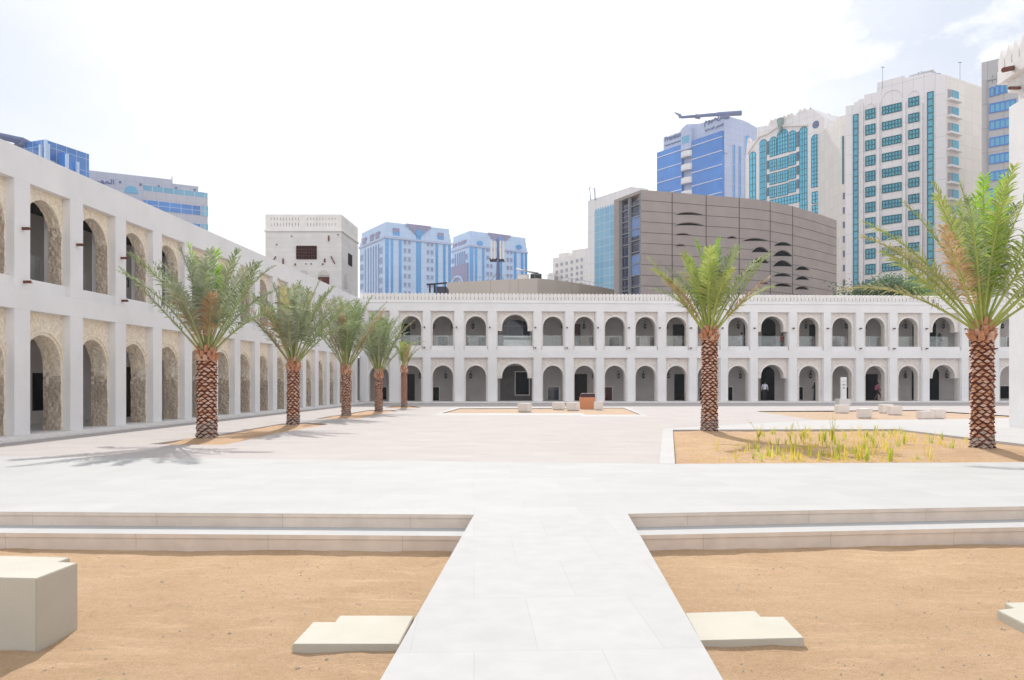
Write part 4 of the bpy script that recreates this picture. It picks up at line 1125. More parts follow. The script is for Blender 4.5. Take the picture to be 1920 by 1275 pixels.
# ------------------------------------------------------------------ trees behind the far wing
def tree(px, ytop, wpx, z, m, label, seed, nleaf=4200):
    rnd = random.Random(seed); x = (px - X0) / F * z; H = HC + (HY - ytop) * z / F; Wd = wpx / F * z / 2
    r = thing('tree', (x, z, 0), label, 'tree', 'trees behind the far arcade')
    mb = MB(); mb.tube([(x, z, -.6), (x + .1, z, H * .35), (x - .1, z, H * .6)], [.32, .24, .14], 8)
    tips = []
    for k in range(11):
        a = rnd.uniform(0, 6.28); h0 = H * rnd.uniform(.35, .6); e = Vector((x + math.cos(a) * Wd * rnd.uniform(.4, .85), z + math.sin(a) * Wd * rnd.uniform(.4, .85), H * rnd.uniform(.72, .95)))
        mid = Vector((x, z, h0)).lerp(e, .5) + Vector((0, 0, -.3)); mb.tube([(x, z, h0), mid, e], [.12, .07, .025], 5); tips += [e, mid.lerp(e, .5)]
    mb.build('trunk', BARK, r)
    cr = MB()
    for k in range(26): tips.append(Vector((x + rnd.gauss(0, Wd * .5), z + rnd.gauss(0, Wd * .5), H * rnd.uniform(.62, .97))))
    for k in range(nleaf):
        t = tips[k % len(tips)]; sp = .75
        c = t + Vector((rnd.gauss(0, sp), rnd.gauss(0, sp), rnd.gauss(0, sp * .55)))
        if c.z > H + .3: continue
        d = Vector((rnd.uniform(-1, 1), rnd.uniform(-1, 1), rnd.uniform(-.6, 1))).normalized(); w = d.orthogonal().normalized() * rnd.uniform(.08, .14); l = rnd.uniform(.22, .42)
        cr.face([c, c + d * l * .5 + w, c + d * l, c + d * l * .5 - w])
    cr.build('crown', m, r, recalc=False)
tree(1592, 527, 60, 82, BUSH, 'grey green sparse treetop beside the brown curved building', 1, 1500)
tree(1655, 517, 75, 80, BUSH, 'dark green treetop below the tall white teal-windowed tower', 2)
tree(1706, 527, 60, 78, BUSH2, 'bright green treetop between two darker ones', 3)
tree(1742, 530, 60, 80, BUSH2, 'green treetop seen behind the fronds of the largest palm', 4, 1800)
tree(1622, 531, 50, 79, BUSH, 'small dark treetop second from the left behind the parapet', 5, 1600)

# ------------------------------------------------------------------ people
def human(loc, face, h, label, pose, mats, extra=None):
    """mats: dict torso, arm, leg. pose: dict of joint offsets. Built once, standing at the origin and facing -Y."""
    P = dict(hip=(0, 0, .53), chest=(0, 0, .72), neck=(0, 0, .84), head=(0, -.01, .885), top=(0, -.005, .945),
             lk=(-.055, -.01, .28), la=(-.06, .0, .045), lt=(-.06, -.075, .015), rk=(.055, -.01, .28), ra=(.06, 0, .045), rt=(.06, -.075, .015),
             ls=(-.115, 0, .80), le=(-.145, .01, .63), lh=(-.15, -.03, .48), rs=(.115, 0, .80), re=(.145, .01, .63), rh=(.15, -.03, .48))
    P.update(pose)
    names = list(P); me = bpy.data.meshes.new('body')
    v = {k: Vector(P[k]) for k in names}
    verts = ['hip', 'chest', 'neck', 'head', 'top', 'lhip', 'lk', 'la', 'lt', 'rhip', 'rk', 'ra', 'rt', 'ls', 'le', 'lh', 'rs', 're', 'rh']
    v['lhip'] = v['hip'] + Vector((-.05, 0, -.02)); v['rhip'] = v['hip'] + Vector((.05, 0, -.02))
    rad = dict(hip=(.082, .062), chest=(.095, .062), neck=(.032, .033), head=(.044, .053), top=(.036, .044), lhip=(.052, .055), rhip=(.052, .055), lk=(.036, .038), rk=(.036, .038), la=(.024, .027), ra=(.024, .027), lt=(.022, .015), rt=(.022, .015),
               ls=(.036, .036), rs=(.036, .036), le=(.026, .026), re=(.026, .026), lh=(.02, .016), rh=(.02, .016))
    E = [('hip', 'chest'), ('chest', 'neck'), ('neck', 'head'), ('head', 'top'), ('hip', 'lhip'), ('lhip', 'lk'), ('lk', 'la'), ('la', 'lt'), ('hip', 'rhip'), ('rhip', 'rk'), ('rk', 'ra'), ('ra', 'rt'), ('chest', 'ls'), ('ls', 'le'), ('le', 'lh'), ('chest', 'rs'), ('rs', 're'), ('re', 'rh')]
    # five fingers per hand, each a short chain off the palm
    extra_v = []; extra_e = []
    for hnd, elb, sd in (('lh', 'le', -1), ('rh', 're', 1)):
        d = (v[hnd] - v[elb]).normalized()
        sx = d.cross(Vector((1, 0, 0))); sx = sx.normalized() if sx.length > .1 else Vector((0, 1, 0))
        for j in range(5):
            off = sx * (-.014 + .0085 * j); ln = (.030, .042, .045, .042, .034)[j]
            base = v[hnd] + off + d * .012; m_ = base + d * ln * .55 + sx * (-.012 if j == 0 else 0); t_ = m_ + (d * .8 + Vector((-sd * .35, 0, 0))).normalized() * ln * .45
            extra_v += [(base, .006), (m_, .0055), (t_, .0045)]; b0 = len(verts) + len(extra_v) - 3
            extra_e += [(verts.index(hnd), b0), (b0, b0 + 1), (b0 + 1, b0 + 2)]
    me.from_pydata([tuple(v[k] * h) for k in verts] + [tuple(q[0] * h) for q in extra_v], [(verts.index(a), verts.index(b)) for a, b in E] + extra_e, [])
    ob = bpy.data.objects.new('tmp', me); COL.objects.link(ob)
    md = ob.modifiers.new('s', 'SKIN'); md.use_smooth_shade = True
    sv = me.skin_vertices[0].data
    for i, k in enumerate(verts): sv[i].radius = (rad[k][0] * h, rad[k][1] * h)
    for i, q in enumerate(extra_v): sv[len(verts) + i].radius = (q[1] * h, q[1] * h)
    sv[0].use_root = True
    ob.modifiers.new('ss', 'SUBSURF').levels = 2; ob.modifiers['ss'].render_levels = 2
    dg = bpy.context.evaluated_depsgraph_get(); m2 = bpy.data.meshes.new_from_object(ob.evaluated_get(dg)); m2.name = 'body'
    bpy.data.objects.remove(ob)
    for m in (mats['torso'], mats['leg'], SKIN): m2.materials.append(m)
    arms = [(v['ls'] * h, v['le'] * h, v['lh'] * h), (v['rs'] * h, v['re'] * h, v['rh'] * h)]
    def segd(p, a, b):
        t = max(0, min(1, (p - a).dot(b - a) / (b - a).length_squared)); return (p - a - (b - a) * t).length, t
    for pg in m2.polygons:
        c = pg.center; z = c.z / h; mi = 0
        da = min(min(segd(c, s_, e_)[0], segd(c, e_, w_)[0]) for s_, e_, w_ in arms)
        hand = min((c - w_).length for _, _, w_ in arms) < .05 * h
        elb = min(segd(c, e_, w_)[0] for _, e_, w_ in arms) < .03 * h
        if z > (P['neck'][2] - .005): mi = 2
        elif hand or (elb and mats.get('short')): mi = 2
        elif z < P['hip'][2] + .03 and da > .035 * h: mi = 1
        if mats.get('bare_leg') and z < .30: mi = 2
        if z < .032: mi = 1
        pg.material_index = mi
        pg.use_smooth = True
    o = bpy.data.objects.new('person', m2); COL.objects.link(o)
    o.location = loc; o.rotation_euler = (0, 0, face)
    tag(o, label, 'person')
    hd = v['head'] * h; tp = v['top'] * h
    # face features and hair
    fm = MB(); fm.tube([hd + Vector((0, -.047 * h, .022 * h)), hd + Vector((0, -.062 * h, .0))], [.004 * h, .008 * h], 5)
    fo = fm.build('nose', SKIN); fo.parent = o
    for sx in (-1, 1):
        em = MB(); c = hd + Vector((sx * .017 * h, -.046 * h, .020 * h)); em.lathe([(0, -.005 * h), (.006 * h, 0), (0, .005 * h)], c, 6); eo = em.build('eye', BLACK); eo.parent = o
    mm = MB(); mm.tube([hd + Vector((-.013 * h, -.045 * h, -.016 * h)), hd + Vector((0, -.052 * h, -.016 * h)), hd + Vector((.013 * h, -.045 * h, -.016 * h))], .003 * h, 4); mo = mm.build('mouth', REDWOOD); mo.parent = o
    if not mats.get('scarf'):
        hm = MB(); hm.lathe([(.050 * h, -.005 * h), (.056 * h, .02 * h), (.052 * h, .05 * h), (.03 * h, .075 * h), (0, .082 * h)], hd + Vector((0, .010 * h, 0)), 12); ho = hm.build('hair', HAIR, smooth=True); ho.parent = o
    else:
        hm = MB(); hm.lathe([(.115 * h, -.14 * h), (.085 * h, -.08 * h), (.058 * h, -.02 * h), (.060 * h, .03 * h), (.048 * h, .065 * h), (0, .085 * h)], hd + Vector((0, .014 * h, 0)), 14); ho = hm.build('headscarf', ABAYA, smooth=True); ho.parent = o
    if mats.get('robe'):
        rm = MB(); rm.lathe([(.135 * h, .012 * h), (.125 * h, .2 * h), (.108 * h, .45 * h), (.098 * h, .58 * h), (.112 * h, .76 * h), (.06 * h, .83 * h)], (0, .005 * h, 0), 18)
        for i in range(len(rm.v)):
            q = rm.v[i]; rm.v[i] = Vector((q.x * (1 + .06 * math.sin(i * 2.3)), q.y * .78, q.z))
        ro = rm.build('robe', ABAYA, smooth=True); ro.parent = o
        for a_, b_, c_ in arms:
            sm = MB(); sm.tube([a_, b_, b_.lerp(c_, .8)], [.045 * h, .042 * h, .046 * h], 8); s_ = sm.build('sleeve', ABAYA, smooth=True); s_.parent = o
    if extra: extra(o, v, h)
    return o
def ppos(px, w, fl=0):
    u, _ = FF.hit(px, 750, w); p = FF.p(u, FL + .002 if fl == 0 else 4.342, w); return p
human(ppos(1433.8, -1.3), R(8), 1.74, 'man in white shirt and black trousers standing in the dark arched passage', dict(lh=(-.155, -.02, .50), rh=(.155, -.03, .50), re=(.155, .0, .64), le=(-.155, 0, .64)), dict(torso=SHIRT, leg=TROUS))
def phone(o, v, h):
    m = MB(); c = (v['lh'] + v['rh']) / 2 * h + Vector((0, -.05, .03)); m.box(c.x - .035, c.x + .035, c.y - .006, c.y + .006, c.z - .06, c.z + .07)
    q = m.build('phone', BLACK); q.location = q.location; tag(q, 'dark phone held by the woman in the black robe on the ground floor', 'phone')
    q.location = o.location; q.rotation_euler = o.rotation_euler
human(ppos(1529, -1.25), R(-78), 1.66, 'woman in a black robe and headscarf looking at her phone under a ground floor arch', dict(head=(0, -.035, .878), top=(0, -.03, .94), le=(-.11, -.03, .66), lh=(-.035, -.15, .68), re=(.11, -.03, .66), rh=(.03, -.15, .68)), dict(torso=ABAYA, leg=ABAYA, scarf=1, robe=1), phone)
def bag(o, v, h):
    m = MB(); m.hexa([(-.16, .09, .95), (.16, .09, .95), (.16, .22, .95), (-.16, .22, .95), (-.13, .09, 1.30), (.13, .09, 1.30), (.13, .18, 1.30), (-.13, .18, 1.30)])
    q = m.build('backpack', PINKC); q.location = o.location; q.rotation_euler = o.rotation_euler; tag(q, 'pink and white backpack on the person walking past the dark doorway', 'backpack')
human(ppos(1645.5, -1.2), R(80), 1.66, 'person in dark shorts and pink top walking with a backpack past a dark doorway', dict(lk=(-.055, -.12, .30), la=(-.06, -.17, .07), lt=(-.06, -.24, .045), rk=(.055, .02, .29), ra=(.06, .13, .06), rt=(.06, .07, .02), hip=(0, 0, .53), le=(-.13, .05, .64), lh=(-.13, -.08, .56), re=(.13, -.03, .64), rh=(.13, -.15, .60)), dict(torso=PINKC, leg=TROUS, bare_leg=1, short=1), bag)
human(ppos(1391, -1.6, 1), R(20), 1.7, 'person in white with dark hair standing left of another on the upper gallery', {}, dict(torso=SHIRT, leg=SHIRT))
human(ppos(1401.5, -1.4, 1), R(-30), 1.72, 'person in black beside the pier on the upper gallery', {}, dict(torso=ABAYA, leg=ABAYA))
human(ppos(1466.3, -1.4, 1), R(-70), 1.62, 'person in a red top on the upper gallery behind the glass', {}, dict(torso=REDC, leg=TROUS))
human(ppos(1525, -1.8, 1), R(30), 1.25, 'seated person in magenta clothes on the upper gallery by a dark door', dict(lk=(-.07, -.24, .36), la=(-.07, -.24, .05), lt=(-.07, -.31, .02), rk=(.07, -.24, .36), ra=(.07, -.24, .05), rt=(.07, -.31, .02), hip=(0, 0, .40), chest=(0, -.02, .62), neck=(0, -.03, .77), head=(0, -.05, .83), top=(0, -.05, .9), ls=(-.115, -.02, .73), le=(-.14, -.06, .56), lh=(-.08, -.18, .45), rs=(.115, -.02, .73), re=(.14, -.06, .56), rh=(.08, -.18, .45)), dict(torso=MAGC, leg=MAGC))
human(ppos(1537, -1.5, 1), R(60), 1.6, 'person in dark blue standing at the right side of the upper gallery doorway', {}, dict(torso=MAGC, leg=TROUS))
human(ppos(1762, -1.2, 1), R(60), 1.66, 'woman in a black robe on the upper gallery near the right end', dict(rh=(.09, -.12, .58), lh=(-.10, -.10, .55)), dict(torso=ABAYA, leg=ABAYA, scarf=1, robe=1))
r = thing('stool', ppos(1525, -1.75, 1), 'low white seat under the person in magenta on the upper gallery', 'seat')
c = r.location; mb = MB(); mb.box(c.x - .5, c.x + .5, c.y - .12, c.y + .25, c.z + .37, c.z + .44); mb.build('seat', WHITE, r)
for dx in (-.44, .38):
    mb = MB(); mb.box(c.x + dx, c.x + dx + .06, c.y - .1, c.y + .22, c.z, c.z + .369); mb.build('leg', WHITE, r)
# ------------------------------------------------------------------ the city behind
def zr_(z, y, y2): return z * (HY - y) / (HY - y2)          # depth where the same roof line shows at row y2
def pt2(px, z): return ((px - X0) / F * z, z)
def hgt(y, z): return HC + (HY - y) * z / F

def win(fr, x0, x1, yt, yb, parent, mf, mp, nx=2, ny=2, arch=False, t=.07, transom=None, name='window', lift=.02, depth=.10):
    u0, v1 = fr.hit(x0, yt); u1, _ = fr.hit(x1, yt); _, v0 = fr.hit(x0, yb)
    return win_uv(fr, u0, u1, v0, v1, parent, mf, mp, nx, ny, arch, t, transom, name, lift, depth)
def win_uv(fr, u0, u1, v0, v1, parent, mf, mp, nx=2, ny=2, arch=False, t=.07, transom=None, name='window', lift=.02, depth=.10):
    mb = MB(); ma = arch
    rr = (u1 - u0) / 2; uc = (u0 + u1) / 2; ah = min(rr * .95, (v1 - v0) * .4)
    def topv(u):
        if not arch: return v1
        x = max(-1, min(1, (u - uc) / rr)); return v1 - ah + ah * math.sqrt(max(0, 1 - x * x))
    for k in range(nx + 1):
        u = u0 + (u1 - u0) * k / nx
        tv = topv(u) if 0 < k < nx or not arch else v1 - ah
        mb.fbox(fr, u - t / 2, u + t / 2, v0, tv, lift, lift + depth)
    for k in range(ny + 1):
        v = v0 + (v1 - v0) * k / ny
        if arch and v > v1 - ah:
            if k == ny: continue
            x = rr * math.sqrt(max(0, 1 - ((v - (v1 - ah)) / ah) ** 2)); mb.fbox(fr, uc - x, uc + x, v - t / 2, v + t / 2, lift, lift + depth * .98); continue
        mb.fbox(fr, u0 - t / 2, u1 + t / 2, v - t / 2, v + t / 2, lift, lift + depth * .98)
    if arch:
        m = 12
        for k in range(m):
            a, b = math.pi * k / m, math.pi * (k + 1) / m
            q = [(uc + rr * math.cos(a), v1 - ah + ah * math.sin(a)), (uc + rr * math.cos(b), v1 - ah + ah * math.sin(b))]
            q += [(uc + (rr + t) * math.cos(b), v1 - ah + (ah + t) * math.sin(b)), (uc + (rr + t) * math.cos(a), v1 - ah + (ah + t) * math.sin(a))]
            mb.fpoly(fr, q, lift, lift + depth)
    o = mb.build(name, mf, parent)
    mb = MB()
    if arch: mb.fpoly(fr, [(u0, v0), (u1, v0)] + [(uc + rr * math.cos(math.pi * k / 12), v1 - ah + ah * math.sin(math.pi * k / 12)) for k in range(13)], 0.0, lift + depth * .35)
    else: mb.fbox(fr, u0, u1, v0, v1, 0, lift + depth * .35)
    mb.build('pane', mp, o)
    return o
def patch(fr, x0, x1, yt, yb, parent, name, m, w0=0.0, w1=.05, y_at=None):
    u0, v1 = fr.hit(x0, yt); u1, _ = fr.hit(x1, yt); _, v0 = fr.hit(x0, yb)
    mb = MB(); mb.fbox(fr, u0, u1, v0, v1, w0, w1); return mb.build(name, m, parent)
def body(A, B, C, H, parent, m, z0=-.6, name='wall', D=None):
    D = D or (A[0] + C[0] - B[0], A[1] + C[1] - B[1]); mb = MB(); mb.prism([A, B, C, D], z0, H); return mb.build(name, m, parent)
def text_on(fr, s, px, py, hpx, wpx, parent, m, font=None, shear=0, name='lettering', lift=.06):
    cu = bpy.data.curves.new('t', 'FONT'); cu.body = s; cu.size = 1.0; cu.extrude = .02; cu.shear = shear
    cu.offset = 0.012
    ob = bpy.data.objects.new('t', cu); COL.objects.link(ob)
    dg = bpy.context.evaluated_depsgraph_get(); dg.update()
    me = bpy.data.meshes.new_from_object(ob.evaluated_get(dg)); bpy.data.objects.remove(ob)
    xs = [v.co.x for v in me.vertices]; ys = [v.co.y for v in me.vertices]
    if not xs: print('EMPTY TEXT', s); return
    u0, v0 = fr.hit(px, py); u1, _ = fr.hit(px + wpx, py); _, v1 = fr.hit(px, py - hpx)
    sx = (u1 - u0) / (max(xs) - min(xs)); sy = (v1 - v0) / (max(ys) - min(ys))
    mb = MB(); mb.mesh([fr.p(u0 + (v.co.x - min(xs)) * sx, v0 + (v.co.y - min(ys)) * sy, lift + v.co.z * 3) for v in me.vertices], [tuple(p.vertices) for p in me.polygons])
    return mb.build(name, m, parent)

# 1 blue glass tower, far left
zB = 110; B = pt2(84, zB); zC = zr_(zB, 261.4, 289); C = pt2(167, zC); A = pt2(-60, zr_(zB, 261.4, 283)); H = hgt(261.4, zB)
r = thing('glass_tower', (B[0], B[1], 0), 'blue mirrored glass office block rising behind the left arcade at the left edge', 'building')
D_ = (A[0] + C[0] - B[0], A[1] + C[1] - B[1]); body(A, B, C, H, r, BLUE2, name='curtain_wall')
f1 = Fr(A, B); f2 = Fr(B, C)
mb = MB()
for x, y0 in ((78.3, 272), (84.2, 262.5), (88.5, 270)):
    fr = f1 if x < 84 else f2; u, v = fr.hit(x, y0); mb.fbox(fr, u - .18, u + .18, 0, v, .0, .35)
mb.build('fin', CLADP, r)
mb = MB(); u, v = f2.hit(105, 289); u1, v1_ = f2.hit(127, 296)
mb.fbox(f2, 2.2, f2.hit(106, 285)[0], 0, f2.hit(106, 288)[1], .36, 1.8); mb.fbox(f2, f2.hit(106, 285)[0] + .01, f2.hit(126, 285)[0], 0, f2.hit(126, 305)[1], .36, 1.6); mb.build('stair_bay', BLUEG, r)
mb = MB()
for x, y in ((107, 291), (127, 306)):
    u, v = f2.hit(x, y); mb.fbox(f2, u - .2, u + .2, 0, v, 1.81, 2.1)
mb.build('fin', CLADP, r)
t = thing('roof_crane', (pt2(30, 111)[0], 111, H), 'grey window cleaning boom on the roof of the left glass block', 'crane')
mb = MB(); mb.tube([pt2(-8, 108) + (hgt(253, 108),), pt2(38, 111) + (hgt(264, 111),)], [.45, .55], 6); mb.build('boom', SIGNG, t)
mb = MB(); mb.box(pt2(38, 111)[0] - .6, pt2(38, 111)[0] + .6, 110.6, 112.4, H - .6, H + .5); mb.build('base', SIGNG, t)
# 2 beige office block with script sign
z = 132; A = pt2(120, zr_(z, 320, 314)); C = pt2(323.5, zr_(z, 320, 336.7)); fr = Fr(A, C); H = hgt(320, z)
zE = zr_(z, 320, 336.7); H2 = hgt(344, zE); zE2 = zr_(zE, 344, 349.5); E = pt2(372, zE2)
n_ = -fr.n * 14
r = thing('office_block', (C[0], C[1], 0), 'beige office block with blue window bands and dark script sign behind the left arcade', 'building')
mb = MB(); mb.prism([A, C, (C[0] + n_.x, C[1] + n_.y), (A[0] + n_.x, A[1] + n_.y)], -.6, H); mb.build('wall', CLADC, r)
mb = MB(); mb.prism([(C[0] + .01, C[1]), E, (E[0] + n_.x, E[1] + n_.y), (C[0] + n_.x + .01, C[1] + n_.y)], -.6, H2); mb.build('wall', CLADC, r)
frE = Fr(C, E)
zf = 122; Fa = pt2(268.6, zf); Fb = pt2(389.5, zr_(zf, 357, 371.5)); fb = Fr(Fa, Fb); Hf = hgt(357, zf)
mb = MB(); mb.prism([Fa, Fb, (Fb[0] + n_.x * .6, Fb[1] + n_.y * .6), (Fa[0] + n_.x * .3, Fa[1] + n_.y * .3)], -.6, Hf); mb.build('wing_wall', CLADC, r)
mb = MB(); mb.fbox(fb, 0, fb.L, Hf + .01, Hf + .9, -.3, -.1); mb.build('roof_rail', PALEG, r)
for k in range(5):
    v1 = Hf - 1.5 - 3.0 * k; mb = MB(); mb.fbox(fb, .0, fb.L - 1.2, v1 - 1.5, v1, 0, .06); o = mb.build('window_band', BLUE2, r)
    mb = MB(); mb.fbox(fb, fb.L - 1.0, fb.L + .05, v1 - 1.6, v1 + .1, .001, .07); mb.build('window', PALEG, r)
for (x0, x1, yt, yb) in ((233, 259, 347, 361), (269, 293, 351, 358), (302, 328, 354, 361), (338, 360, 357.5, 364)):
    ff = fr if x1 < 323 or x0 < 300 else frE
    if x0 >= 300: ff = frE if x0 > 323 else fr
    u0, v1 = ff.hit(x0, yt); u1 = ff.hit(x1, yt)[0]; v0 = ff.hit(x0, yb)[1]; uc = (u0 + u1) / 2; rr = (u1 - u0) / 2
    mb = MB(); mb.fpoly(ff, [(uc + rr * math.cos(math.pi * k / 12), v0 + (v1 - v0) * math.sin(math.pi * k / 12)) for k in range(13)], 0, .08); mb.build('arched_window', SKYB, r)
mb = MB()
for x, y in ((225, 341.5), (263.5, 346), (297.5, 349.5), (330, 353), (365, 356.5)):
    ff = fr if x < 323 else frE; u, v = ff.hit(x, y); mb.fbox(ff, u - .2, u + .2, v - .2, v + .2, 0, .1)
mb.build('floodlight', SIGNG, r)
text_on(fr, '\uFEF1\uFEAE\uFEF4\uFEEC\uFEE4\uFEDF\uFE8D', 160, 345, 14, 54, r, SIGNB)
mb = MB(); u, v = fr.hit(322.5, 337); mb.fbox(fr, u - .06, u + .06, v, v + .6, -.1, 0); mb.build('mast', SIGNG, r)

# 3, 4 hazy blue twin towers
def twin(xa, ya, xb, yb, xc, yc, z, label, strips, pairs, squares, mosth, cornice, arch_side=False, domes=(), notch=None, cc=None):
    B = pt2(xb, z); C = pt2(xc, zr_(z, yb, yc)); A = pt2(xa, zr_(z, yb, ya)); H = hgt(yb, z); step = 1.2 * z / 170
    fA = Fr(A, B); fC = Fr(B, C)
    r = thing('apartment_tower', (B[0], B[1], 0), label, 'building')
    D_ = (A[0] + C[0] - B[0], A[1] + C[1] - B[1])
    mb = MB(); mb.prism([A, B, C, D_], -.6, H - 2 * step); mb.build('wall', CLADP, r)
    ctr = ((A[0] + C[0]) / 2, (A[1] + C[1]) / 2)
    def shr(f, g=None): return [(ctr[0] + (p[0] - ctr[0]) * f, ctr[1] + (p[1] - ctr[1]) * f) for p in (A, B, C, D_)]
    mb = MB(); mb.prism(shr(.975), H - 2 * step + .002, H - step); mb.prism(shr(.955), H - step + .002, H); mb.build('roof_parapet', CLADP, r)
    mb = MB(); vc = fC.hit(xb, cornice)[1]
    mb.fbox(fC, -.15, fC.L + .15, vc - .2, vc + .25, .0, .3); mb.fbox(fA, -.15, fA.L + .14, vc - .2, vc + .25, .0, .3); mb.build('cornice', CLADB, r)
    for (x0, x1, yt) in strips:
        u0, v1 = fC.hit(x0, yt); u1 = fC.hit(x1, yt)[0]; mb = MB(); mb.fbox(fC, u0, u1, 0, min(v1, vc - .25) if not (mosth[0] - 3 < x0 < mosth[0] + 3) else v1, 0, .12); mb.build('window_strip', STRIP, r)
    for (x0, x1, y, pitch, rows, hh) in pairs:
        u0, v = fC.hit(x0, y); u1 = fC.hit(x1, y)[0]; _, vb = fC.hit(x0, y + hh); dp = fC.hit(x0, y)[1] - fC.hit(x0, y + pitch)[1]; um = (u0 + u1) / 2
        for k in range(rows):
            for a, b in ((u0, um - .25), (um + .25, u1)):
                win_uv(fC, a, b, vb - dp * k, v - dp * k, r, CLADB, WINB, 2, 1, t=.12)
    for (x0, x1, yt, yb_) in squares: patch(fC, x0, x1, yt, (yt + yb_) / 2, r, 'panel', MAUVE); patch(fC, x0, x1, (yt + yb_) / 2 + .1, yb_, r, 'window', STRIP)
    for (x0, x1, yt, yb_) in domes:
        u0, v1 = fC.hit(x0, yt); u1 = fC.hit(x1, yt)[0]; v0 = fC.hit(x0, yb_)[1]; uc = (u0 + u1) / 2; rr = (u1 - u0) / 2
        mb = MB(); mb.fpoly(fC, [(uc + rr * math.cos(math.pi * k / 12), v0 + (v1 - v0) * math.sin(math.pi * k / 12)) for k in range(13)] + [(uc - rr * .45, v0 - (v1 - v0) * .5), (uc + rr * .45, v0 - (v1 - v0) * .5)], 0.13, .3); mb.build('fan_window', STRIP, r)
    if cc:                                       # stepped mauve crest over the middle
        u0, v1 = fC.hit(cc[0], cc[2]); u1 = fC.hit(cc[1], cc[2])[0]; w = (u1 - u0); hh = (fC.hit(cc[0], cc[2])[1] - fC.hit(cc[0], cc[3])[1]) / 3
        mb = MB()
        for k in range(3): mb.fbox(fC, u0 + w * .13 * k, u1 - w * .13 * k, v1 - hh * (k + 1) + .01, v1 - hh * k, 0, .1)
        mb.build('crest', MAUVE, r)
    # left flank
    L = fA.L
    for k in range(7):
        for j, f in enumerate((.10, .85)):
            win_uv(fA, L * f - .9, L * f + .9, vc - 3.4 - 2.35 * k, vc - 2.0 - 2.35 * k, r, CLADB, WINB, 2, 1, t=.12)
    for f in (.24, .36, .46, .56, .66, .76): 
        mb = MB(); mb.fbox(fA, L * f - .3, L * f + .3, 0, vc - 1.0, 0, .1); mb.build('window_strip', WINB, r)
    for f in (.2, .5, .72):
        mb = MB(); mb.fbox(fA, L * f - 1.2, L * f + 1.2, vc + 2, H - 3.2, 0, .1); mb.build('panel', MAUVE, r)
    if arch_side:
        mb = MB(); mb.fbox(fA, L * .02, L * .97, 0, vc - 4.5, .12, .5); mb.build('side_panel', MAUVE, r)
        mb = MB(); uc = L * .45; rr = L * .34; vs_ = vc - 8.5 - rr * .4
        for k in range(14):
            a, b = math.pi * k / 14, math.pi * (k + 1) / 14
            mb.fpoly(fA, [(uc + rr * math.cos(a), vs_ + rr * .7 * math.sin(a)), (uc + rr * math.cos(b), vs_ + rr * .7 * math.sin(b)), (uc + rr * .85 * math.cos(b), vs_ + rr * .58 * math.sin(b)), (uc + rr * .85 * math.cos(a), vs_ + rr * .58 * math.sin(a))], .5, .8)
        mb.fbox(fA, uc - rr * .5, uc - rr * .3, 0, vs_ + rr * .3, .5, .7); mb.fbox(fA, uc + rr * .3, uc + rr * .5, 0, vs_ + rr * .3, .5, .7); mb.build('side_arch', CLADP, r)
    return r, fC, H
r1, fc1, H1 = twin(674.5, 437.6, 722, 415, 846, 429.5, 175, 'pale blue tower with vertical blue strips, just right of the square plaster tower',
    [(720.8 + 1.5, 728.4, 446), (732.8, 737, 448), (747.8, 752.6, 449), (780.2, 789.2, 433), (816.6, 821, 455), (831, 835, 456), (840.7, 845.4, 457)],
    [(757.2, 769.4, 449.5, 16, 7, 8), (800.3, 812, 453.3, 15.6, 6, 7.8)], [(736.8, 749, 427, 441), (820.3, 832, 436, 448.7)], (780.2,), 445, domes=[(778, 792.5, 429.5, 438)], cc=(761, 808, 419, 434))
r2, fc2, H2_ = twin(846.5, 444.8, 879.4, 432, 988.5, 446.5, 205, 'pale blue tower with fan shaped windows standing behind the antenna mast',
    [(880.8, 887, 462), (890.4, 894.5, 463), (904, 908, 464), (935.6, 941, 452), (963.4, 968, 470), (976.7, 981, 471), (984.5, 988.3, 472)],
    [(912, 923, 464.7, 14.9, 5, 7), (950, 960.3, 468.3, 14.9, 5, 7.3)], [], (935.6,), 461, arch_side=True, domes=[(893.4, 905, 451, 456), (967, 978, 458.5, 464), (930.5, 942.5, 444.5, 450)], cc=(915, 957, 436, 451))

# 5 cream block between
z = 230; A = pt2(1036.5, zr_(z, 475, 484)); C = pt2(1101, z); fr = Fr(A, C); n_ = -fr.n * 18; H = hgt(475, z)
r = thing('cream_block', (A[0], A[1], 0), 'cream apartment block with small windows left of the white glass block', 'building')
mb = MB(); mb.prism([A, C, (C[0] + n_.x, C[1] + n_.y), (A[0] + n_.x, A[1] + n_.y)], -.6, H)
u0 = fr.hit(1072, 470)[0]; mb.fbox(fr, u0, fr.L, H + .01, hgt(465, z), -8, -.2); u1 = fr.hit(1064, 470)[0]; mb.fbox(fr, fr.hit(1046, 470)[0], u1, H + .01, H + 1.2, -6, -.5); mb.build('wall', CLADY, r)
mb = MB(); q = pt2(1029, z + 6); q2 = pt2(1040, z + 5); mb.prism([q, q2, (q2[0], q2[1] + 14), (q[0], q[1] + 14)], -.6, hgt(506.5, z)); mb.build('wall', CLADY, r)
for i, x in enumerate((1042.5, 1051.5, 1061, 1070.5, 1080.5, 1089)):
    for j, y in enumerate((495, 508, 519, 530, 541)):
        yy = y - (x - 1042) * .22
        win(fr, x, x + 3.6, yy, yy + 5.6, r, CLADG, MAUVE, 2, 1, t=.15)
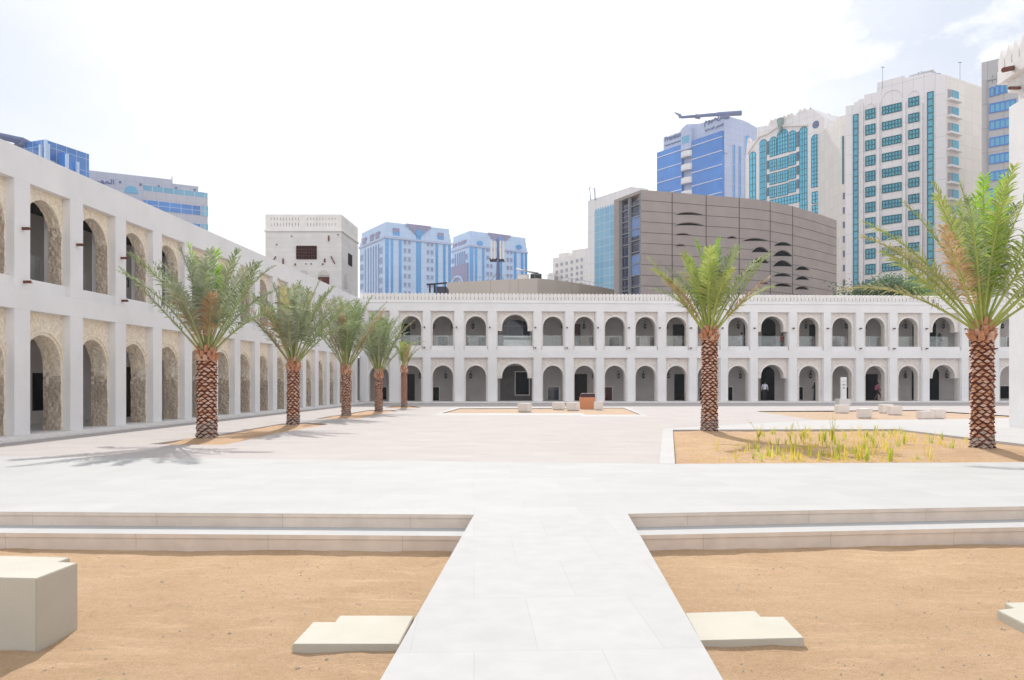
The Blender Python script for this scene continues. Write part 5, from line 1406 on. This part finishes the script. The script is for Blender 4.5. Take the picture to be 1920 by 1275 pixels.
# 6 white block with pale glass
z = 152; B = pt2(1183, z); A = pt2(1102, zr_(z, 350.4, 376.7)); H = hgt(350.4, z); C = pt2(1215, zr_(z, 350.4, 354)); fr = Fr(A, B)
r = thing('glass_fronted_block', (A[0], A[1], 0), 'white block with pale blue scalloped glass wall left of the brown curved building', 'building')
body(A, B, C, H, r, CLADW)
u0 = fr.hit(1115.5, 400)[0]; u1 = fr.hit(1152, 400)[0]; vt = fr.hit(1115.5, 397)[1]
mb = MB(); mb.fbox(fr, u0, u1, 0, vt, 0, .12); n = 8; w = (u1 - u0) / n
for k in range(n): mb.fpoly(fr, [(u0 + w * k, vt + .001), (u0 + w * (k + 1), vt + .001), (u0 + w * (k + .5), vt + w * .7)], 0, .12)
mb.build('curtain_wall', PALEG, r)
mb = MB(); c = pt2(1108, z + 9); mb.tube([(c[0], c[1], H - .5), (c[0] - .3, c[1], H + 2.2), (c[0] + .8, c[1], H + 2.0), (c[0] + .9, c[1], H - .5)], .12, 5); mb.build('roof_davit', SIGNG, r)
# 7 hotel tower with blue glass
z = 190; B = pt2(1358.6, z); A = pt2(1244, zr_(z, 216, 257)); C = pt2(1436, zr_(z, 216, 233)); H = hgt(216, z)
r = thing('hotel_tower', (B[0], B[1], 0), 'tall tower with deep blue glass and dark sign lettering, left of the arched teal windows', 'building')
fA = Fr(A, B); fC = Fr(B, C)
L = fA.L; D_ = (A[0] + C[0] - B[0], A[1] + C[1] - B[1])
v_wave = [(0, H - .2), (L * .28, H - .2), (L * .33, H + .7), (L * .40, H + 1.2), (L * .62, H + .1), (L, H)]
mb = MB(); mb.fpoly(fA, [(0, -.6), (L, -.6)] + [(u, v) for u, v in reversed(v_wave)], -10, 0); mb.build('wall', CLADB, r)
mb = MB(); mb.fpoly(fC, [(0, -.6), (fC.L, -.6), (fC.L, H - .4), (fC.L * .85, H - 1.6), (fC.L * .45, H - .3), (0, H)], -14, 0.002); mb.build('wall', CLADB, r)
xl = fA.hit(1235.5, 287)
u1 = fA.hit(1282, 272)[0]; vt = fA.hit(1282, 271.6)[1]; mb = MB(); mb.fbox(fA, xl[0], u1, 0, vt, 0, .8); mb.build('curtain_wall', BLUEG, r)
u2 = fA.hit(1301.5, 265)[0]; mb = MB(); mb.fbox(fA, u2, L - .1, 0, vt, 0, .8); mb.build('curtain_wall', BLUEG, r)
mb = MB(); fh = 26.0 * z / F
for k in range(9):
    v = vt - fh * .42 - fh * k; mb.fbox(fA, xl[0], u1, v - .09, v + .09, .8, .95); mb.fbox(fA, u2, L - .1, v - .09, v + .09, .8, .95)
mb.build('floor_line', CLADW, r)
for k in range(7):
    v = vt - fh * .9 - fh * k; mb = MB(); uc = (u1 + u2) / 2; ww = (u2 - u1) / 2
    pts = [fA.p(uc + ww * math.cos(a), v, .8 + 1.1 * math.sin(a)) for a in [math.pi * j / 8 for j in range(9)]]
    mb.prism([(p.x, p.y) for p in pts], v - .75, v + .75); mb.build('balcony', CLADW, r)
mb = MB(); mb.fbox(fA, u1 + .1, u2 - .1, vt - fh * .55, H - .5, 0.003, 1.2); mb.build('stair_wall', CLADB, r)
win_uv(fA, u1 + .5, u2 - .5, vt - .2, vt + 1.7, r, CLADB, SKYB, 2, 1, lift=1.2)
for (x0, x1, yt) in ((1373.6, 1378, 271), (1384.6, 1389, 274), (1397, 1405.5, 253)):
    u0, v1 = fC.hit(x0, yt); uu = fC.hit(x1, yt)[0]
    win_uv(fC, u0, uu, 2, v1, r, CLADB, STRIP, 1, 12, arch=True, t=.1)
mb = MB(); mb.fbox(fC, -.3, .9, H - 9.5, H + .3, .003, .3); mb.build('corner_fin', CLADB, r)
text_on(fA, 'Premium', 1247, 268.5 - 2, 9.5, 32, r, SIGNG, lift=.1)
text_on(fA, 'Hotel Apartments', 1247, 276, 4, 31, r, SIGNG, lift=.1)
text_on(fA, '\uFEE1\uFEEE\uFEF4\uFEE4\uFEF3\uFEAE\uFE91', 1321, 239, 12, 36, r, SIGNG, lift=.1)
text_on(fA, '\uFE94\uFEF4\uFED7\uFEAA\uFEE8\uFED4\uFEDF\uFE8D \uFED6\uFED8\uFEB8\uFEE0\uFEDF', 1322, 248.5, 6, 35, r, SIGNG, lift=.1)
t = thing('roof_crane', pt2(1340, 188) + (H,), 'long grey window cleaning boom on top of the blue hotel tower', 'crane')
zz = 186; P3 = lambda x, y: pt2(x, zz) + (hgt(y, zz),)
mb = MB(); mb.tube([P3(1390, 212), P3(1345, 214.5)], [.62, .52], 6); mb.tube([P3(1345, 214.5), P3(1277, 220)], [.45, .32], 6); mb.build('boom', SIGNG, t)
mb = MB(); mb.tube([P3(1277, 220), P3(1273, 215), P3(1264.5, 210.5)], [.5, .3, .12], 5); mb.tube([P3(1273, 215), P3(1276.5, 213.8)], .15, 4); mb.build('jib', SIGNG, t)
mb = MB(); mb.tube([P3(1362, 213.5), P3(1362, 222)], .8, 6); mb.tube([P3(1304, 218), P3(1313, 219.5)], .55, 6); mb.build('base', SIGNG, t)
# 8 tower with arched teal windows
zk = 150.0; iz = lambda x: (1 + .00063 * (x - 1522.5)) / zk
A = pt2(1397.8, 1 / iz(1397.8)); B = pt2(1545, 1 / iz(1545)); fr = Fr(A, B)
zC = 1 / iz(1545); C = pt2(1578, zC * 1.035)
r = thing('arched_window_tower', (A[0], A[1], 0), 'white tower with tall arched teal windows and stepped ornate roofline', 'building')
out = [(1397.8, 600), (1397.8, 298), (1400.5, 267.5), (1419, 262), (1419.3, 239), (1437.5, 235), (1440, 237), (1442, 229.5), (1461, 223.5), (1488, 215), (1490.5, 218), (1494, 211.5), (1522.5, 203.5), (1545, 220.5), (1545, 600)]
pts = [fr.hit(x, y) for x, y in out]; pts = [(max(0, u), max(-.6, v)) for u, v in pts]; pts[0] = (0, -.6); pts[-1] = (fr.L, -.6)
mb = MB(); mb.fpoly(fr, pts, -14, 0); mb.build('wall', CLADW, r)
fS = Fr(B, C); mb = MB(); mb.fbox(fS, .01, fS.L, -.6, fS.hit(1548, 222)[1], -1, .003); mb.build('side_wall', CLADY, r)  # sunlit look of this flank is put into its cream colour
for a in ((1406, 1417, 287, 600, 2, 26), (1425.3, 1437, 264, 600, 3, 30), (1500, 1513.5, 240.5, 600, 3, 32)):
    win(fr, *a[:4], r, TEALF, TEALB, a[4], a[5], arch=True, t=.10, transom=1)
win(fr, 1522, 1536, 255, 352, r, TEALF, TEALB, 3, 13, arch=True, t=.10)
for a in ((1444, 1456.5, 259, 294.5, 3, 5), (1458, 1477, 246, 290, 4, 6), (1479.2, 1492, 247.5, 285, 3, 5)): win(fr, *a[:4], r, TEALF, TEALB, a[4], a[5], arch=True, t=.10)
for k in range(3):
    y = 25.3 * k
    for x0, x1, yt in ((1444, 1456.5, 301), (1459, 1477, 297.5), (1479.2, 1492, 291)):
        win(fr, x0, x1, yt + y, yt + y + 20.5, r, TEALF, TEALB, 3 if x1 - x0 < 15 else 4, 3, t=.10)
for k in range(4):
    win(fr, 1439.2, 1441.8, (266 if k == 0 else 277 + 25.3 * k - 0), (290 if k == 0 else 291.5 + 25.3 * k), r, TEALF, WINB, 1, 3, t=.1)
    win(fr, 1494.2, 1498, (248.5 if k == 0 else 260 + 25.8 * k), (275 if k == 0 else 276 + 25.8 * k), r, TEALF, WINB, 1, 3, t=.1)
for yt in (376, 402, 428): win(fr, 1444, 1499, yt, yt + 14, r, TEALF, TEALB, 10, 2, t=.10)
for yt in (361, 386, 411, 436): win(fr, 1523, 1547.5, yt, yt + 21.5, r, TEALF, TEALB, 4, 3, t=.10)
# raised gable moulding, finial, round vent
mb = MB()
gl = [(1403, 289), (1424, 258), (1440, 252), (1455, 242), (1464, 238), (1500, 237), (1516, 236)]
gp = [fr.hit(x, y) for x, y in gl]
for a, b in zip(gp, gp[1:]): mb.fpoly(fr, [a, b, (b[0], b[1] + .35), (a[0], a[1] + .35)], 0, .35)
mb.build('moulding', CLADY, r)
u, v = fr.hit(1466, 238); mb = MB(); mb.fpoly(fr, [(u, v - 1.2), (u + .55, v + 1.0), (u + .55, v + 1.7), (u - .55, v + 1.7), (u - .55, v + 1.0)], 0, .9); mb.build('finial', mat('green_bronze', (.25, .33, .32), .2, 2, .6, 0), r)
u, v = fr.hit(1530, 233.5); mb = MB(); mb.fpoly(fr, [(u + .75 * math.cos(a), v + .75 * math.sin(a)) for a in [math.pi * j / 6 for j in range(12)]], 0, .08); mb.build('round_vent', SIGNG, r)
for x, y in ((1403.5, 262), (1446, 228), (1453, 226), (1470, 220.5), (1478, 218), (1484, 216), (1500, 209), (1508, 207)):
    u, v = fr.hit(x, y); mb = MB(); mb.fpoly(fr, [(u - .4, v - .5), (u + .4, v - .5), (u + .3, v + .1), (u, v + .5), (u - .3, v + .1)], -.6, .05); mb.build('roof_crest', CLADY, r)
mb = MB(); fz = Fr(pt2(1533, zC + 6), pt2(1562, zC + 7.5)); mb.fbox(fz, 0, fz.L * .6, hgt(216, zC + 6) - 2, hgt(213.5, zC + 6), -.1, 0); mb.build('roof_glass', PALEG, r)
mb = MB(); mb.fbox(fz, fz.L * .65, fz.L * 1.5, hgt(228, zC + 6), hgt(212, zC + 6), -4, 0); mb.fbox(fz, fz.L * .7, fz.L * .9, hgt(212, zC + 6), hgt(208.5, zC + 6), -3, -.2); mb.build('roof_house', CLADY, r)
u = fr.hit(1518.5, 205)[0]; mb = MB(); mb.fbox(fr, u - .08, u + .08, hgt(206, zk), hgt(200.5, zk), -.3, -.1); mb.build('mast', SIGNG, r)
# narrow link block between the two white towers
z = 133; A = pt2(1576, z + 4); B = pt2(1590, z + 3); r = thing('link_block', (A[0], A[1], 0), 'narrow white block squeezed between the two white towers with teal windows', 'building')
mb = MB(); mb.prism([A, B, (B[0], B[1] + 10), (A[0], A[1] + 10)], -.6, hgt(203, z)); mb.build('wall', CLADY, r); fr = Fr(A, B)
win(fr, 1580, 1582, 256, 345, r, TEALF, TEAL, 1, 8, t=.08)
for k in range(7): patch(fr, 1580.5, 1584, 362 + 27 * k, 374 + 27 * k, r, 'window', SIGNG)
# 9 tall white tower with teal windows
zk = 120.0; iz = lambda x: (1 + .00043 * (x - 1774)) / zk
A = pt2(1585.5, 1 / iz(1585.5)); B = pt2(1774, zk); C = pt2(1841, zr_(zk, 140, 162.7)); fr = Fr(A, B); fS = Fr(B, C)
r = thing('white_tower', (B[0], B[1], 0), 'tall white tower with three columns of teal windows, tallest full tower on the right', 'building')
out = [(1585.5, 199), (1600.8, 197), (1601.2, 192.5), (1608.8, 190), (1609.2, 187), (1620.5, 184.5), (1621, 178), (1643.8, 173), (1645, 155), (1694.5, 142), (1701, 147.5), (1702.8, 144), (1744, 135.5), (1774, 140.5)]
pts = [(0, -.6)] + [fr.hit(x, y) for x, y in out] + [(fr.L, -.6)]
pts[1] = (0, pts[1][1]); pts[-2] = (fr.L, pts[-2][1])
mb = MB(); mb.fpoly(fr, pts, -16, 0); mb.build('wall', CLADW, r)
mb = MB(); mb.fpoly(fS, [(.01, -.6), (fS.L, -.6), (fS.L, hgt(140.5, zk)), (.01, hgt(140.5, zk))], -1, .003); mb.build('side_wall', CLADY, r)  # warm light on the right face is painted in as cream
for k in range(13): win(fr, 1623.7, 1640.6, 207 + 29.0 * k, 224.5 + 29.0 * k, r, TEALF, TEAL, 3, 2, t=.16)
for k in range(13): win(fr, 1655, 1689.6, 201 + 29.4 * k, 215 + 29.4 * k, r, TEALF, TEAL, 6, 2, t=.16)
for k in range(12): win(fr, 1704.3, 1722.7, 185 + 30.2 * k, 200.5 + 30.2 * k, r, TEALF, TEAL, 3, 2, t=.16)
win(fr, 1600.4, 1609, 216, 640, r, TEALF, TEAL, 1, 33, t=.12); win(fr, 1739.3, 1750, 174, 640, r, TEALF, TEAL, 1, 36, t=.12)
mb = MB()
for x0, x1 in ((1617, 1619.5), (1645.5, 1650.5), (1694, 1699), (1727.5, 1730.5)):
    u0, v1 = fr.hit(x0, 205); u1 = fr.hit(x1, 200)[0]; mb.fbox(fr, u0, u1, 0, v1 + 1, .0, .45)
mb.build('pier', CLADW, r)
for x0, x1, y in ((1652, 1693, 186), (1624, 1641, 201), (1704, 1723, 177)):
    u0 = fr.hit(x0, y)[0]; u1 = fr.hit(x1, y)[0]; uc = (u0 + u1) / 2; rr = (u1 - u0) / 2; v0 = fr.hit((x0 + x1) / 2, y)[1]; mb = MB()
    for k in range(12):
        a, b = math.pi * k / 12, math.pi * (k + 1) / 12
        mb.fpoly(fr, [(uc + rr * math.cos(a), v0 + rr * .95 * math.sin(a)), (uc + rr * math.cos(b), v0 + rr * .95 * math.sin(b)), (uc + (rr - .14) * math.cos(b), v0 + (rr - .14) * .95 * math.sin(b)), (uc + (rr - .14) * math.cos(a), v0 + (rr - .14) * .95 * math.sin(a))], 0, .10)
    mb.build('arch_moulding', CLADW, r)
for k in range(9):
    y = 166 + 31.2 * k; u0, v1 = fS.hit(1776.8, y); u1 = fS.hit(1797, y)[0]; v0 = fS.hit(1776.8, y + 18.5)[1]; um = u0 + (u1 - u0) * .42
    mb = MB(); mb.fpoly(fS, [(u0, v0), (um, v0 + .1), (um, v1), (u0, v1 - .1)], .004, .05); o = mb.build('window', GREYM, r)
    mb = MB(); mb.fbox(fS, um, u1, v0, v1, .004, .08); mb.build('pane', TEAL, o)
    mb = MB(); mb.fbox(fS, u0 - .2, u1, v0 - .35, v0 - .02, .004, .7); mb.build('sill', CLADW, o)
mb = MB(); mb.fbox(fr, fr.hit(1703, 150)[0], fr.hit(1748, 150)[0], fr.hit(1703, 146)[1] - 2, fr.hit(1703, 140)[1], -5, -.5); mb.build('roof_house', CLADG, r)
rnd = random.Random(5); mb = MB()
for k in range(9):
    u = fr.hit(1715 + k * 5, 140)[0]; v = fr.hit(1715 + k * 5, 137)[1]; mb.tube([fr.p(u, v - 1, -2), fr.p(u + rnd.uniform(-.2, .2), v + rnd.uniform(.2, .9), -2)], .07, 4)
    if k in (4, 5, 7): mb.lathe([(0, 0), (.45, .12), (.6, .35)], fr.p(u, v, -2), 10)
mb.build('aerial', SIGNG, r)
for x, y0, y1 in ((1655, 125, 156), (1800, 116, 143)):
    q = pt2(x, zk + 4); mb = MB(); mb.tube([q + (hgt(y1, zk + 4) - 1,), q + (hgt(y0, zk + 4),)], .035, 4); mb.tube([(q[0] - .3, q[1], hgt(y0, zk + 4) - .1), (q[0] + .3, q[1], hgt(y0, zk + 4) - .1)], .05, 4); mb.build('mast', SIGNG, r)
# 10 grey tower at the far right
zk = 98.0; iz = lambda x: (1 + .00038 * (x - 1901)) / zk
A = pt2(1840.5, 1 / iz(1840.5)); B = pt2(1908, 1 / iz(1908)); fr = Fr(A, B); H = fr.hit(1842, 117)[1]; C = pt2(2080, 1 / iz(1908) * 1.1)
r = thing('grey_tower', (A[0], A[1], 0), 'grey stone tower with bands of blue windows at the right edge', 'building')
body(A, B, C, H, r, CLADG)
mb = MB(); mb.fbox(fr, fr.hit(1901, 100)[0], fr.L + .01, H + .01, H + 1.5, -8, -.05); mb.build('roof_house', GREYM, r)
for k in range(8): win(fr, 1856.5, 1893.5 if k > 1 else 1904, 196 + 31.8 * k, 212 + 31.8 * k, r, BLUEG, SKYB, 4 if k > 1 else 5, 1, t=.14)
for x in (1857, 1866.6, 1876, 1885, 1894.5): win(fr, x, x + 6.6, 164 + (1857 - x) * .30 + 1.5, 181 + (1857 - x) * .28, r, BLUEG, SKYB, 1, 1, arch=True, t=.12)
for x in (1860, 1869, 1878): patch(fr, x, x + 2.2, 141 - (x - 1860) * .25, 156 - (x - 1860) * .25, r, 'slit_window', GREYM)
mb = MB(); u0 = fr.hit(1852, 120)[0]; mb.fbox(fr, u0, fr.L, H - 2.6, H - 2.5, 0, .2); mb.fbox(fr, u0 - .1, u0, 0, H - 2.5, 0, .2); mb.build('moulding', CLADG, r)

# ------------------------------------------------------------------ brown curved hall and the low taupe drum
zk = 80.0; top = [(1202, 355.8), (1231, 358), (1260.3, 360.3), (1292, 363), (1324, 366), (1355, 368), (1386, 370.7), (1415, 373.3), (1444, 377.5), (1486, 386.5), (1527, 398.5), (1568.7, 413)]
H = hgt(355.8, zk); cur = [pt2(x, zr_(zk, 355.8, y)) for x, y in top]
r = thing('curved_hall', cur[0] + (0,), 'brown curved concrete hall with lens shaped slits behind the far arcade', 'building')
Pl = pt2(1151.5, zr_(zk, 355.8, 375))
back = [(cur[-1][0] + 1, cur[-1][1] + 14), (Pl[0] + 3, Pl[1] + 22)]
mb = MB(); mb.prism(cur + back + [(cur[0][0] - .3, cur[0][1] + 4)], -.6, H); mb.build('wall', BROWN, r)
segs = [Fr(a, b) for a, b in zip(cur, cur[1:])]
mb = MB()
for i, (x, y) in enumerate(top):
    if x in (1260.3, 1324, 1386, 1444, 1486):
        fr = segs[min(i, len(segs) - 1)]; mb.fbox(fr, -.04, .04, 0, H - .05, 0.0, .03)
for fr in segs:
    for k in range(15): v = H - 1.1 - 1.13 * k; mb.fbox(fr, 0, fr.L, v - .022, v + .022, 0.0, .02)
mb.build('panel_joint', BROWNJ, r)
def seg_at(px):
    for i in range(len(top) - 1):
        if top[i][0] <= px <= top[i + 1][0]: return segs[i], top[i][0], top[i + 1][0]
S0, Y0 = 1 / 3.356, 180
slits = [(625, 800, 748, 12), (625, 805, 815, 14), (625, 720, 876, 8), (625, 690, 944, 7), (950, 1010, 897, 10), (1050, 1212, 913, 14), (1105, 1215, 984, 30), (1105, 1215, 1052, 32), (1055, 1120, 1105, 8), (1155, 1210, 1182, 9), (1245, 1360, 943, 20), (1240, 1362, 1009, 34), (1238, 1362, 1073, 35),
         (1240, 1358, 1136, 18), (1240, 1358, 1199, 18), (1378, 1468, 1096, 22), (1378, 1466, 1157, 20), (1375, 1466, 1218, 18), (860, 960, 760, 5), (870, 960, 825, 6)]
for (a, b, y, h) in slits[:18]:
    xa, xb, yy = 1080 + a * S0, 1080 + b * S0, Y0 + y * S0; hh = h * S0
    mb = MB(); n = 10; lip = []
    for k in range(n + 1):
        x = xa + (xb - xa) * k / n; f = math.sin(math.pi * (k / n) ** .8); fr, _, _ = seg_at(x)
        u, v0 = fr.hit(x, yy - (1.5 * f * (0.4 if h > 12 else .2))); u, v1 = fr.hit(x, yy - hh * f - .1)
        lip.append((fr.p(u, v0, .03), fr.p(u, v1, .03), fr.p(u, v1 + .06, .22 * f + .03), fr.p(u, v1 + .12, .03)))
    for p, q in zip(lip, lip[1:]): mb.face([p[0], q[0], q[1], p[1]])
    o = mb.build('slit_window', DARK, r)
    mb = MB()
    for p, q in zip(lip, lip[1:]): mb.face([p[1], q[1], q[2], p[2]]); mb.face([p[2], q[2], q[3], p[3]])
    mb.build('hood', BROWN, o)
# glazed end bay
fg = Fr(Pl, (cur[0][0] - .02, cur[0][1]))
mb = MB(); mb.fbox(fg, .9, fg.L - .05, 0, H - .9, -3, -.25); mb.build('curtain_wall', NAVY, r)
mb = MB(); mb.fbox(fg, 0, .9, 0, H - .05, -6, 0); mb.fbox(fg, 0, fg.L, H - .35, H - .02, -3, .02); mb.build('wall', BROWN, r)
um = (fg.hit(1179, 450)[0])
mb = MB()
for u in (.95, 1.25, um - .12, um + .12, fg.L - .2): mb.fbox(fg, u - .06, u + .06, 0, H - .36, -.24, -.05)
for k in range(16):
    v = H - 1.6 - 1.25 * k; mb.fbox(fg, .96, um - .15, v - .04, v + .04, -.24, -.1); mb.fbox(fg, um + .15, fg.L - .2, v - .04 + .2, v + .04 + .2, -.24, -.1)
mb.build('mullion', GREYM, r)
for k in range(5):
    v = H - 3.4 - 4.2 * k; mb = MB(); mb.fbox(fg, um + .2, fg.L - .3, v - 1.3, v + .9, -.245, -.2); mb.build('pane', WINB, r)
# low drum
dz = 90; dt = [(838, 530), (880, 527.6), (930, 525), (968, 523.2), (1007.5, 521.6), (1045, 525.5), (1085, 531), (1120, 537), (1152, 543)]
Hd = hgt(521.6, dz); dc = [pt2(x, zr_(dz, 521.6, y)) for x, y in dt]
r = thing('theatre_roof', dc[0] + (0,), 'low taupe concrete drum with roof railing just above the far parapet', 'building')
mb = MB(); mb.prism(dc + [(dc[-1][0] + 3, dc[-1][1] + 20), (dc[0][0] + 2, dc[0][1] + 20)], -.6, Hd); mb.build('wall', TAUPE, r)
mb = MB(); rail = []
for i in range(len(dc) - 1):
    fr = Fr(dc[i], dc[i + 1]); nn = max(2, int(fr.L / 1.0))
    for k in range(nn): p = fr.p(fr.L * k / nn, Hd, -.5); mb.tube([p, p + Vector((0, 0, .55))], .02, 4)
    mb.tube([fr.p(0, Hd + .55, -.5), fr.p(fr.L, Hd + .55, -.5)], .02, 4)
mb.build('railing', GREYM, r)
r = thing('roof_frame', pt2(820, 88) + (0,), 'dark steel walkway frame at the left end of the taupe drum', 'roof structure')
q = lambda x, y, z=88: Vector(pt2(x, z) + (hgt(y, z),))
mb = MB(); mb.tube([q(800, 533.5), q(838, 530.5)], .10, 4); mb.tube([q(806, 534), q(806, 549)], .10, 4); mb.tube([q(815, 533), q(815, 560)], .13, 4); mb.tube([q(835, 528), q(835, 560)], .06, 4); mb.build('beam', BLACK, r)
mb = MB(); a = pt2(818, 88.5); b = pt2(837, 88.5); mb.box(a[0], b[0], 88.6, 92, hgt(560, 88), hgt(536, 88)); mb.build('screen', mat('navy_screen', (.05, .05, .09), .2, 2, .6, 0), r)
r = thing('antenna_mast', pt2(933.5, 92) + (Hd,), 'cell phone antenna mast with cream panels on the taupe drum roof', 'mast')
q = lambda x, y, z=92: Vector(pt2(x, z) + (hgt(y, z),))
mb = MB(); mb.tube([q(933.5, 526), q(933.5, 492), q(933.5, 446)], [.24, .16, .07], 8); mb.build('pole', SIGNG, r)
for x in (921.5, 928, 938.5, 944):
    mb = MB(); c = q(x, 485); mb.box(c.x - .11, c.x + .11, c.y - .2, c.y, hgt(486, 92), hgt(452, 92)); mb.build('antenna_panel', CLADY, r)
mb = MB()
for x0, x1, y in ((919, 945, 487), (919, 945, 489.5)): mb.tube([q(x0, y), q(x1, y - .6)], .07, 4)
for k in range(7): c = q(919.5 + k * 4.1, 488.5); mb.tube([c + Vector((.1, 0, -.2)), c + Vector((-.1, 0, .3))], .08, 5)
mb.build('bracket', BLACK, r)
for x in (922, 945): 
    mb = MB(); mb.tube([q(933.5, 508), q(x, 525)], .05, 4); mb.build('leg', GREYM, r)
r = thing('roof_canopy', pt2(985, 95) + (Hd,), 'flat tilted canopy over a tank on the taupe drum roof', 'roof structure')
mb = MB(); a, b = q(967, 506, 95), q(1009, 512, 95); mb.hexa([a, b, b + Vector((.2, 2, .1)), a + Vector((.2, 2, .4)), a + Vector((0, 0, .12)), b + Vector((0, 0, .1)), b + Vector((.2, 2, .2)), a + Vector((.2, 2, .5))]); mb.build('canopy', CLADG, r)
mb = MB(); a, b = q(970, 524, 95), q(992, 514, 95); mb.box(a.x, b.x, 95.2, 97, Hd - .1, b.z); mb.build('tank', CLADY, r)
mb = MB(); a, b = q(995, 524, 95), q(1015, 513.5, 95); mb.box(a.x, b.x, 94.8, 97, Hd - .1, b.z); mb.build('cabinet', BLACK, r)
# ------------------------------------------------------------------ air
hm = bpy.data.materials.new('haze_air'); hm.use_nodes = True; nt = hm.node_tree
for n in list(nt.nodes):
    if n.type == 'BSDF_PRINCIPLED': nt.nodes.remove(n)
pv = nt.nodes.new('ShaderNodeVolumePrincipled'); pv.inputs['Color'].default_value = (0.86, 0.92, 1.0, 1); pv.inputs['Density'].default_value = 0.0004
pv.inputs['Anisotropy'].default_value = 0.3
nt.links.new(pv.outputs[0], nt.nodes['Material Output'].inputs['Volume'])
mb = MB(); mb.box(-425, 525, -45, 645, -1.6, 78)
hz_ = mb.build('haze', hm); tag(hz_, kind='stuff')
